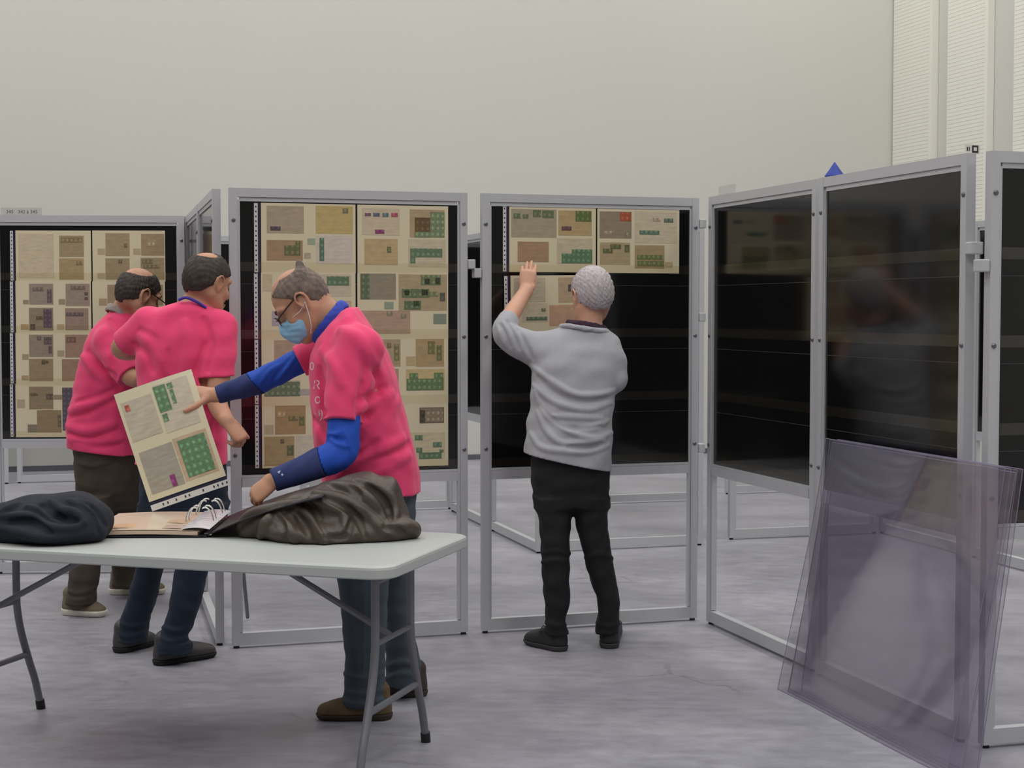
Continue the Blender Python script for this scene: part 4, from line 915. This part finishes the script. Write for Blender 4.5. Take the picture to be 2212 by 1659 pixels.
    for nearer, d in ((True, d1), (False, d2)):
        half = np.maximum(U.F, ((Y - 5.72) if nearer else (5.72 - Y)) + 0 * X + 0 * Z)
        A_ = copy.copy(U); A_.F = np.maximum(half, d).astype(np.float32); A_.mesh('blue_sleeve', m_blues, root, org)
        A_.F = np.maximum(half, -d).astype(np.float32); cu = A_.mesh('navy_cuff', m_navys, root, org)
        if nearer: decal(A_, ln(603, 1017, 611, 1027, 4) + ln(600, 1019, 604, 1022, 2.5), 'cuff_mark', mat('cuff_mark', (170, 176, 200), .7), root, org)
    # collar
    ring_band(root, org, 'collar', at(713, 697, 5.78), (-.80, 0, .60), .086, .078, (.6, 0, .8), .020, .007, mat('royal_collar', (44, 66, 170), .8))
    T = Field(lo, [hi[0], hi[1], .98], VC); T.zloft(hip, 0); T.zloft(ll, .03); T.zloft(rl, .03); T.noise(.0022, .08, 9)
    for q in ([(745, 1455), (790, 1465), (828, 1452)], [(740, 1490), (780, 1498), (830, 1488)], [(735, 1515), (780, 1520), (832, 1512)], [(838, 1440), (870, 1430), (902, 1440)], [(838, 1465), (870, 1455), (905, 1462)]): T.fold(q, .012, .006, .01)
    T.fold([(785, 1250), (786, 1350), (785, 1480)], .005, .003, .004)
    T.plane((0, 0, .05), (0, 0, -1)); T.mesh('jeans', m_jean, root, org)
    msole = mat('brown_sole', (54, 46, 40), .8); mup = mat('brown_suede_shoe', (98, 80, 56), .9, nscale=30, namt=.2)
    shoe(root, org, gnd(*feet[0][0]), gnd(*feet[0][1]), mup, msole, wid=.052); shoe(root, org, gnd(*feet[1][0]), gnd(*feet[1][1]), mat('shaded_brown_shoe', (60, 52, 46), .8), msole, wid=.05)  # rear shoe of the same pair: shade put into its darker brown
    hd.hair(root, org, m_hairg, bald=[((-.030, .012, .132), (.046, .060, .034)), ((.06, 0, .13), (.07, .075, .04))], tufts=[([(-.060, .0, .085), (-.076, .0, .104), (-.085, 0, .113)], [.026, .020, .013])], hl=(.014, 1.0), nape=-.085, g=.0045, seed=5)
    hd.face(root, org, m_brow)
    # glasses: temples, rims
    gm = mat('dark_glasses', (52, 38, 32), .3)
    for b in (-1, 1):
        gl = MB().tube(spline([hd.p(-.024, b * .082, .012) - org, hd.p(-.005, b * .084, .022) - org, hd.p(.05, b * .078, .016) - org, hd.p(.106, b * .064, .008) - org], 4), .003, 8).build('glasses_temple', gm, root)
        MB().tube([hd.p(.113 - .006 * abs(math.cos(t)), b * .034 + .026 * math.cos(t), .004 + .018 * math.sin(t)) - org for t in np.linspace(0, 2 * math.pi, 20)], .002, 6).build('glasses_rim', gm, root)
    MB().tube([hd.p(.112, -.010, .010) - org, hd.p(.117, 0, .013) - org, hd.p(.112, .010, .010) - org], .002, 6).build('glasses_bridge', gm, root)
    # pale blue surgical mask with ear loops
    K = Field(hd.o - .17, hd.o + .17, .004); 
    K.ell(hd.p(.050, 0, -.055), (.068, .064, .070), hd.R, 0); K.chain([hd.p(.10, 0, -.005), hd.p(.125, 0, -.035), hd.p(.112, 0, -.07), hd.p(.088, 0, -.112)], [(.018, .012), (.024, .012), (.03, .014), (.024, .014)], .03, up=hd.l)
    Lf = [(K.ax[0][:, None, None] - hd.o[0]) * v[0] + (K.ax[1][None, :, None] - hd.o[1]) * v[1] + (K.ax[2][None, None, :] - hd.o[2]) * v[2] for v in (hd.f, hd.l, hd.u)]
    K.F = np.maximum(K.F, np.maximum(.040 + .25 * (Lf[2] + .05) - Lf[0], np.maximum(Lf[2] - (-.012 + .28 * (Lf[0] - .09)), -.103 - Lf[2])).astype(np.float32))
    K.noise(.0012, .02, 3, dirs=(.2, .2, 1)); K.mesh('face_mask', mat('mask_blue', (140, 184, 214), .8, nscale=60, namt=.05), root, org)
    for b in (-1, 1):
        for (u0, f0) in ((-.022, .058), (-.108, .050)):
            MB().tube(spline([hd.p(f0, b * .062, u0) - org, hd.p(.02, b * .078, u0 * .6 - .01) - org, hd.p(-.012, b * .088, -.012) - org], 4), .0016, 6).build('ear_loop', mat('loop_white', (216, 210, 206), .7), root)
    return root

# ================================================================== dark haired man in jeans, seen from behind
def man_jeans():
    org = np.append(gnd(350, 1425)[:2], 0); root = empty('person', org)
    finish_person(root, 'dark haired man in pink t-shirt and navy jeans seen from behind, bald at the crown')
    lo, hi = np.array([-1.74, 6.24, -.01]), np.array([-1.03, 7.06, 1.74])
    tor = [ST(650, 396, 440, 6.60, .06), ST(664, 352, 462, 6.60, .09), ST(684, 316, 480, 6.60, .105), ST(720, 300, 492, 6.59, .12), ST(760, 296, 494, 6.58, .125), ST(800, 296, 494, 6.58, .128), ST(860, 297, 490, 6.58, .13), ST(920, 294, 488, 6.58, .132), ST(980, 292, 490, 6.58, .134), ST(1008, 292, 491, 6.58, .134)]
    hip = [ST(960, 302, 482, 6.58, .118), ST(1040, 301, 488, 6.59, .125), ST(1090, 300, 488, 6.60, .122), ST(1125, 306, 482, 6.61, .105)]
    ll = [ST(1090, 298, 392, 6.62, .095), ST(1170, 294, 368, 6.68, .088), ST(1230, 289, 347, 6.74, .078), ST(1290, 272, 334, 6.80, .072), ST(1340, 255, 317, 6.84, .068), ST(1375, 248, 314, 6.85, .066), ST(1396, 246, 308, 6.85, .066)]
    rl = [ST(1090, 388, 489, 6.58, .095), ST(1170, 382, 466, 6.57, .088), ST(1230, 375, 446, 6.57, .078), ST(1300, 363, 430, 6.58, .072), ST(1350, 349, 411, 6.59, .068), ST(1375, 342, 402, 6.59, .066), ST(1396, 336, 410, 6.59, .068)]
    la = [at(325, 702, 6.60), at(290, 728, 6.62), at(262, 752, 6.64), at(285, 758, 6.80), at(318, 748, 6.98)]
    ra = [at(474, 706, 6.56), at(478, 765, 6.52), at(472, 822, 6.48), at(470, 872, 6.46), at(490, 910, 6.40)]
    hd = Head(at(447, 613, 6.62), (.60, .77, -.24), sc=1.02)
    B = Field(lo, hi, VB); B.zloft(tor[:8], 0, grow=-.018); B.zloft(hip, .03, grow=-.016); B.zloft(ll, .03, grow=-.016); B.zloft(rl, .03, grow=-.016)
    B.chain(la, [.055, .050, .043, .040, .030], .02); B.chain(ra, [.056, .050, .044, .041, .030], .03)
    B.chain([at(415, 672, 6.60), at(430, 648, 6.61), at(446, 628, 6.62)], [.064, .060, .058], .03); hd.build(B)
    feet = (((264, 1408), (306, 1397)), ((350, 1435), (452, 1419)))
    hand(B, at(492, 912, 6.39), (.62, -.1, -.72), (.55, -.5, .6), False, curl=(.85, .9, .95, 1.0), sc=.98)
    hand(B, at(318, 748, 6.98), (.2, .95, .2), (-.3, -.1, .9), True, sc=.95)
    B.plane((0, 0, .085), (0, 0, -1)); B.mesh('body', m_skin2, root, org)
    C = Field(lo, hi, VC); C.zloft(tor, 0, p=2.25); C.chain([la[0], la[1], at(270, 742, 6.635)], [.078, .068, .060], .03); C.chain([ra[0], ra[1], at(474, 814, 6.49)], [.072, .064, .059], .03); C.noise(.0024, .10, 21)
    for q in ([(300, 715), (330, 735), (350, 770)], [(290, 745), (315, 765), (328, 800)], [(440, 690), (452, 740), (448, 800)], [(446, 745), (430, 800), (425, 850)], [(470, 905), (455, 940), (450, 985)], [(360, 760), (355, 820), (340, 880)]): C.fold(q, .017, .0115, .017, 's')
    for q in ([(310, 725), (345, 752), (360, 800)], [(455, 750), (440, 815), (436, 870)], [(400, 700), (405, 760), (395, 830)]): C.fold(q, .020, .0095, .024)
    C.plane(at(268, 744, 6.636), la[2] - la[1], .09); C.plane(at(474, 814, 6.49), (0.05, 0, -1), .085); C.plane(at(400, 1006, 6.5), (0, 0, -1)); C.mesh('t_shirt', m_pink, root, org)
    MB().tube(spline([at(386, 648, 6.525) - org, at(402, 643, 6.52) - org, at(425, 652, 6.52) - org, at(445, 665, 6.53) - org], 5), .006, 8).build('lanyard', mat('lanyard_blue', (58, 44, 150), .7), root)
    T = Field(lo, [hi[0], hi[1], 1.0], VC); T.zloft(hip, 0); T.zloft(ll, .03); T.zloft(rl, .03); cuffs(T, (ll, rl), .05); T.noise(.0022, .08, 19)
    for q in ([(258, 1345), (285, 1352), (316, 1345)], [(252, 1368), (280, 1375), (312, 1366)], [(352, 1355), (380, 1362), (408, 1354)], [(345, 1378), (370, 1386), (404, 1378)]): T.fold(q, .011, .006, .01)
    T.plane((0, 0, .045), (0, 0, -1)); T.mesh('jeans', m_navyj, root, org)
    for (a, b) in feet: shoe(root, org, gnd(*a), gnd(*b), mat('charcoal_leather_shoe', (58, 54, 54), .5), mat('black_sole', (30, 29, 30), .8), wid=.05)
    hd.hair(root, org, m_hairb, bald=[((-.042, -.012, .122), (.046, .050, .034))], hl=(.004, .70), nape=-.072, g=.006, seed=8); hd.face(root, org, m_brow)
    return root

# ================================================================== bald man in olive trousers at the far left
def man_olive():
    org = np.append(gnd(230, 1310)[:2], 0); root = empty('person', org)
    finish_person(root, 'balding man in pink t-shirt and olive trousers at the far left')
    lo, hi = np.array([-2.36, 7.36, -.01]), np.array([-1.62, 8.42, 1.74])
    tor = [ST(662, 255, 300, 7.82, .08), ST(680, 232, 325, 7.82, .12), ST(705, 208, 338, 7.82, .15), ST(735, 190, 346, 7.82, .165), ST(770, 178, 348, 7.82, .17), ST(810, 168, 345, 7.83, .17), ST(860, 156, 336, 7.84, .168), ST(905, 147, 326, 7.85, .165), ST(945, 144, 316, 7.86, .165), ST(980, 150, 310, 7.86, .165)]
    hip = [ST(930, 158, 302, 7.86, .15), ST(1000, 160, 304, 7.87, .15), ST(1060, 164, 306, 7.88, .145), ST(1095, 168, 306, 7.9, .12)]
    ll = [ST(1070, 164, 244, 7.78, .095), ST(1150, 160, 232, 7.72, .088), ST(1230, 147, 212, 7.66, .08), ST(1270, 142, 204, 7.65, .075), ST(1302, 137, 198, 7.64, .07)]
    rl = [ST(1070, 232, 308, 8.0, .095), ST(1150, 236, 304, 8.06, .088), ST(1230, 238, 292, 8.12, .078), ST(1268, 240, 288, 8.13, .072)]
    ra = [at(240, 738, 7.68), at(262, 785, 7.62), at(290, 818, 7.58), at(330, 800, 7.66), at(352, 770, 7.82)]
    la = [at(285, 735, 7.98), at(320, 790, 8.0), at(345, 800, 8.05), at(360, 760, 8.15)]
    hd = Head(at(297, 640, 7.74), (.70, .62, -.36), sc=1.08)
    B = Field(lo, hi, VB); B.zloft(tor[:7], 0, grow=-.018); B.zloft(hip, .03, grow=-.016); B.zloft(ll, .03, grow=-.016); B.zloft(rl, .03, grow=-.016)
    B.chain(ra, [.056, .050, .042, .037, .028], .02); B.chain(la, [.056, .046, .04, .028], .02); B.chain([at(262, 692, 7.80), at(272, 668, 7.78), at(288, 650, 7.76)], [.07, .066, .062], .03); hd.build(B)
    feet = (((152, 1327), (203, 1331)), ((252, 1283), (346, 1283)))
    hand(B, ra[4], (.5, .6, .5), (-.3, -.6, .6), False, sc=.95); hand(B, la[3], (.3, .5, .7), (-.3, -.6, .4), True, sc=.95)
    B.plane((0, 0, .085), (0, 0, -1)); B.mesh('body', m_skin2, root, org)
    C = Field(lo, hi, VC); C.zloft(tor, 0, p=2.25); C.chain([ra[0], ra[1], at(276, 806, 7.60)], [.086, .078, .070], .03); C.chain(la[:2], [.08, .066], .03); C.noise(.0024, .10, 31)
    for q in ([(152, 900), (200, 885), (250, 862)], [(148, 935), (195, 945), (250, 930)], [(190, 760), (215, 790), (250, 815)], [(165, 870), (210, 860), (260, 835)], [(235, 690), (255, 710), (270, 716)], [(160, 955), (210, 962), (260, 958)], [(255, 745), (245, 775), (250, 805)]): C.fold(q, .017, .0115, .017, 's')
    for q in ([(152, 886), (202, 871), (245, 850)], [(147, 920), (190, 930), (245, 915)], [(180, 770), (205, 800), (235, 830)], [(152, 948), (200, 956), (262, 946)]): C.fold(q, .020, .0095, .024)
    C.plane(at(280, 812, 7.59), ra[2] - ra[1], .10); C.plane(at(230, 975, 7.86), (-.12, 0, -1)); C.mesh('t_shirt', m_pink, root, org)
    ring_band(root, org, 'collar', at(264, 680, 7.79), (.42, .30, .86), .078, .078, (.8, -.4, -.3), .020, .006, mat('grey_collar', (150, 138, 132), .8))
    T = Field(lo, [hi[0], hi[1], 1.0], VC); T.zloft(hip, 0); T.zloft(ll, .03); T.zloft(rl, .03); cuffs(T, (ll, rl), .065); T.noise(.0025, .08, 29)
    for q in ([(145, 1275), (170, 1282), (200, 1272)], [(142, 1290), (170, 1296), (196, 1290)], [(172, 1000), (200, 1006), (240, 998)]): T.fold(q, .012, .006, .01)
    T.plane((0, 0, .06), (0, 0, -1)); T.mesh('trousers', m_olive, root, org)
    for (a, b) in feet: shoe(root, org, gnd(*a), gnd(*b), mat('taupe_sneaker', (112, 100, 82), .85), mat('white_sole', (218, 212, 198), .6), wid=.05, sole=.03)
    hd.hair(root, org, m_hairb, bald=[((-.040, -.008, .118), (.066, .066, .052))], hl=(.002, .70), nape=-.06, g=.005, seed=12); hd.face(root, org, m_brow)
    gm = mat('dark_glasses')
    for b in (-1, 1): MB().tube(spline([hd.p(-.024, b * .082, .012) - org, hd.p(-.005, b * .084, .022) - org, hd.p(.05, b * .078, .016) - org, hd.p(.106, b * .064, .008) - org], 4), .003, 8).build('glasses_temple', gm, root)
    return root

# ================================================================== clothes lying on the table
def jacket():
    F = Field((-1.02, 5.02, TZ + .0005), (-.18, 5.72, TZ + .30), .005); c = at(700, 1120, 5.38); org = np.array([c[0], c[1], TZ])
    for (u, v, Y, r) in ((548, 1140, 5.40, (.055, .10, .045)), (590, 1128, 5.38, (.085, .12, .065)), (650, 1118, 5.36, (.10, .13, .085)), (720, 1104, 5.36, (.115, .14, .105)), (785, 1092, 5.38, (.105, .14, .115)), (838, 1100, 5.40, (.055, .11, .11)), (845, 1130, 5.38, (.055, .10, .07)), (700, 1150, 5.28, (.20, .12, .055)), (800, 1145, 5.32, (.13, .10, .05))):
        F.ell(at(u, v, Y), r, None, .04)
    F.chain([at(800, 1150, 5.28), at(850, 1146, 5.28), at(893, 1147, 5.32)], [.045, .038, .030], .03)
    F.noise(.003, .11, 2)
    for q in ([(513, 1139), (543, 1112), (590, 1098), (642, 1084)], [(560, 1170), (575, 1130), (612, 1102)], [(642, 1094), (677, 1122), (700, 1158), (698, 1172)], [(672, 1079), (708, 1091), (741, 1107), (748, 1147)], [(682, 1064), (733, 1077), (784, 1104), (822, 1139), (850, 1155)], [(775, 1038), (834, 1066), (852, 1105), (842, 1135)], [(842, 1146), (875, 1137), (900, 1147)], [(718, 1046), (760, 1056), (800, 1082), (828, 1118)], [(600, 1115), (625, 1145), (640, 1170)]):
        F.fold(q, .021, .018, .012)
    for q in ([(796, 1050), (829, 1082), (845, 1122)], [(705, 1160), (746, 1160), (762, 1122)], [(665, 1086), (690, 1117), (706, 1152)], [(590, 1105), (608, 1135), (616, 1165)], [(758, 1050), (768, 1062), (778, 1072)], [(700, 1075), (745, 1095), (775, 1125), (790, 1160)], [(640, 1110), (660, 1140), (672, 1168)], [(830, 1138), (848, 1142), (870, 1150)]):
        F.fold(q, .016, .016, .008, 's')
    F.plane((0, 0, TZ + .002), (0, 0, -1)); o = F.mesh('jacket', mat('brown_leather', (68, 57, 49), .48, nscale=26, namt=.18, bump=.25, bscale=160), None, org); o.location = org
    tag(o, 'crumpled brown leather jacket lying on the folding table', 'jacket')
def sweater_heap():
    F = Field((-1.98, 4.98, TZ + .0005), (-1.22, 5.62, TZ + .24), .005); c = at(110, 1130, 5.32); org = np.array([c[0], c[1], TZ])
    for (u, v, Y, r) in ((-40, 1135, 5.34, (.12, .14, .06)), (30, 1130, 5.32, (.13, .14, .075)), (105, 1122, 5.32, (.13, .15, .085)), (165, 1120, 5.32, (.10, .14, .085)), (205, 1135, 5.30, (.05, .11, .06)), (120, 1150, 5.22, (.16, .10, .045))):
        F.ell(at(u, v, Y), r, None, .04)
    F.noise(.003, .10, 6)
    for q in ([(0, 1116), (63, 1116), (101, 1138), (142, 1144), (182, 1134)], [(109, 1083), (132, 1102), (162, 1109), (182, 1128)], [(165, 1083), (203, 1099), (228, 1130)], [(150, 1082), (190, 1108), (212, 1140)], [(60, 1095), (105, 1112), (126, 1130)], [(0, 1140), (40, 1150), (90, 1163), (150, 1160)], [(40, 1090), (20, 1100), (0, 1108)]): F.fold(q, .017, .016, .010)
    for q in ([(120, 1115), (145, 1124), (165, 1126)], [(20, 1128), (70, 1128), (110, 1152)], [(180, 1092), (205, 1120), (215, 1150)], [(90, 1092), (118, 1112), (140, 1122)]): F.fold(q, .014, .014, .008, 's')
    F.plane((0, 0, TZ + .002), (0, 0, -1)); o = F.mesh('sweater', mat('navy_wool', (25, 30, 42), .95, nscale=30, namt=.2, bump=.35, bscale=260), None, org); o.location = org
    tag(o, 'dark navy wool sweater heaped on the folding table', 'sweater')

# ---- open ring binder with its cover propped on the jacket
def binder():
    sf, sb = Vector(gnd(446, 1159, TZ + .004)), Vector(gnd(492, 1119, TZ + .004)); org = sf.copy(); org.z = TZ
    root = empty('ring_binder', org); tag(root, 'open ring binder with loose album pages and a raised black cover', 'binder')
    ey = (sb - sf).normalized(); ex = Vector((-ey.y, ex_ := ey.x, 0)) ; ex = Vector((-ey.y, ey.x, 0)); ex = ex if ex.x < 0 else -ex     # ex points left along the pages
    D = (sb - sf).length + .02
    def P(a, b, z): return sf + ex * a + ey * b + Vector((0, 0, z)) - org
    def slab(name, a0, a1, b0, b1, z0, z1, m, parent=root, curl=0):
        mb = MB(); n = 10
        for zz in (0, 1):
            for i in range(n + 1):
                a = a0 + (a1 - a0) * i / n; dz = curl * math.sin(math.pi * i / n)
                for b in (b0, b1): mb.v.append(tuple(P(a, b, (z0, z1)[zz] + dz)))
        S = 2 * (n + 1)
        for i in range(n):
            k = 2 * i; mb.f += [(k, k+2, k+3, k+1), (S+k, S+k+1, S+k+3, S+k+2), (k, S+k, S+k+2, k+2), (k+1, k+3, S+k+3, S+k+1)]
        mb.f += [(0, 1, S+1, S), (S-2, 2*S-2, 2*S-1, S-1)]
        return mb.build(name, m, parent)
    mk = mat('binder_black', (24, 24, 34), .45)
    slab('back_cover', .0, .42, -.005, D, .0, .004, mk)
    mp1 = mat('loose_page_tan', (202, 178, 156), .5, coat=.2); mp2 = mat('loose_page_cream', (206, 190, 168), .45, coat=.4)
    st = slab('page_stack', .03, .40, .0, D - .005, .0042, .016, mp1, curl=.004)
    tp = slab('top_page', .025, .395, .004, D - .01, .0165, .0175, mp2, curl=.006)
    for (a0, a1, b0, b1, c) in ((.06, .19, .03, .13, (176, 150, 138)), (.22, .36, .05, .16, (196, 164, 128)), (.08, .2, .17, .26, (190, 160, 130))):
        q = slab('cover', a0, a1, b0, b1, .0185, .0190, m_cover, tp, curl=.0055); q.color = lin(c)
    slab('plastic_sleeve', -.01, .085, .0, D - .005, .024, .0246, mat('white_sleeve', (226, 226, 230), .12, nscale=25, namt=.05, bump=.7, bscale=30), curl=.006)
    # raised front cover
    top = Vector(at(724, 1042, 5.66)); upv = (top - sb); mb = MB(); n = 12
    for i in range(n + 1):
        t = i / n; lift_ = (upv * t) + Vector((0, 0, .012 * math.sin(math.pi * t)))
        for b in (0, 1):
            for zz in (0, .004): mb.v.append(tuple((sf if b == 0 else sb) + lift_ + Vector((0, 0, zz + .002)) - org))
    for i in range(n):
        k = 4 * i; mb.f += [(k, k+4, k+6, k+2), (k+1, k+3, k+7, k+5), (k, k+1, k+5, k+4), (k+2, k+6, k+7, k+3)]
    mb.f += [(0, 2, 3, 1), (4*n, 4*n+1, 4*n+3, 4*n+2)]; mb.build('front_cover', mk, root)
    chrome = mat('chrome_ring', (216, 216, 210), .2, metal=.9)
    MB().box((0, 0, 0), (1, 1, 1))
    slab('ring_bar', -.012, .012, .03, D - .03, .0, .008, chrome)
    for j, b in enumerate((.10, .14, .24, .28)):
        for sgn in (-1, 1):
            pts = [P(.055 + sgn * (.018 + .030 * math.cos(t)), b * D / .34 + .05, .012 + .062 * math.sin(t)) for t in np.linspace(.0, 1.9, 12)]
            MB().tube(pts, .0028, 8).build('ring', chrome, root, True)

# ---- the page the masked man is holding up
def held_page():
    TLp, TRp, BLp = at(246, 853, 5.845), at(410, 796, 5.855), at(325, 1084, 5.795); ex = nrm(TRp - TLp); ez = BLp - TLp; ez = nrm(ez - ex * (ez @ ex)); ey = np.cross(ex, ez)   # ey points away from the camera when positive
    if ey[1] < 0: ey = -ey
    sx, sz = np.linalg.norm(TRp - TLp), np.linalg.norm(BLp - TLp)
    M = Matrix(((ex[0], ey[0], -ez[0], TLp[0]), (ex[1], ey[1], -ez[1], TLp[1]), (ex[2], ey[2], -ez[2], TLp[2]), (0, 0, 0, 1)))
    def bend(s, t): return .020 * max(0, s - .35)**2 * 3 * (1 - .65 * t) - .012 * math.sin(math.pi * t) * s
    def patch(name, s0, t0, s1, t1, off, m, parent, n=8, th=.0008, col=None):
        mb = MB(); o = (s0 * sx, 0, -t0 * sz) if parent else (0, 0, 0)
        for zz in (0, 1):
            for i in range(n + 1):
                for j in range(n + 1):
                    s, t = s0 + (s1 - s0) * i / n, t0 + (t1 - t0) * j / n; mb.v.append((s * sx, bend(s, t) - off - zz * th, -t * sz))
        S = (n + 1)**2
        for i in range(n):
            for j in range(n):
                a = i * (n + 1) + j; q = (a, a + 1, a + n + 2, a + n + 1); mb.f.append(q); mb.f.append(tuple(S + k for k in q[::-1]))
        rim = [j for j in range(n + 1)] + [i * (n+1) + n for i in range(1, n + 1)] + [n * (n+1) + j for j in range(n - 1, -1, -1)] + [i * (n+1) for i in range(n - 1, 0, -1)]
        for a, b in zip(rim, rim[1:] + rim[:1]): mb.f.append((a, b, S + b, S + a))
        ob = mb.build(name, m, parent, False)
        if col: ob.color = lin(col)
        return ob
    P = patch('album_page', 0, 0, 1, 1, 0, mat('held_page_paper', (220, 211, 180), .45, coat=.5), None, 14)
    loc, rot, _ = M.decompose(); P.location = loc; P.rotation_euler = rot.to_euler()
    tag(P, 'album page with green stamp blocks held up by the masked man', 'album page', 'stamp album pages')
    A_ = np.array([[162.0 + 2, 79.0], [-57.0, 231.0]]); inv = np.linalg.inv(A_)
    def ST_(cx, cy): return inv @ np.array([230 + cx / 5.026 - 246, 780 + cy / 5.026 - 853])
    def rect(a, b): p, q = ST_(*a), ST_(*b); return p[0], p[1], q[0], q[1]
    patch('sleeve_edge', .0, 1.012, 1.0, 1.032, 0, mat('sleeve_navy'), P, 6); 
    pu = patch('sleeve_strip', .0, 1.032, 1.0, 1.085, 0, mat('strip_white', (214, 212, 208), .35), P, 8)
    hm = mat('hole_dark', (52, 48, 62), .6)
    for s in (.16, .22, .33, .45, .50, .68, .82, .87, .93, .985):
        patch('hole', s - .011, 1.047, s + .007, 1.067, .0009, hm, pu, 2)
    for c in ((((155, 465), (625, 770)), (196, 184, 164), (((197, 490), (266, 540)), (188, 96, 80))),
              (((495, 275), (1030, 660)), (200, 190, 168), (((500, 290), (722, 520)), (108, 142, 104)), (((648, 245), (722, 285)), (108, 142, 104)), (((682, 312), (770, 450)), (108, 142, 104)), (((612, 585), (690, 645)), (108, 142, 104))),
              (((358, 1000), (868, 1322)), (166, 160, 146), (None, (146, 66, 122))),
              (((722, 850), (1232, 1182)), (196, 172, 144), (((775, 872), (1195, 1165)), (108, 146, 106)))):
        r = rect(*c[0]); O = patch('cover', *r, .0012, m_cover, P, 6, col=c[1])
        for s_ in c[2:]:
            if s_[0] is None: q = ST_(743, 1293); rr = (q[0] - .032, q[1] - .052, q[0] + .032, q[1] + .052)
            else: rr = rect(*s_[0])
            patch('stamp', *rr, .0026, m_stamp, O, 5, col=s_[1])
    return P
man_grey()
man_mask()
man_jeans()
man_olive()
jacket()
sweater_heap()
binder()
held_page()
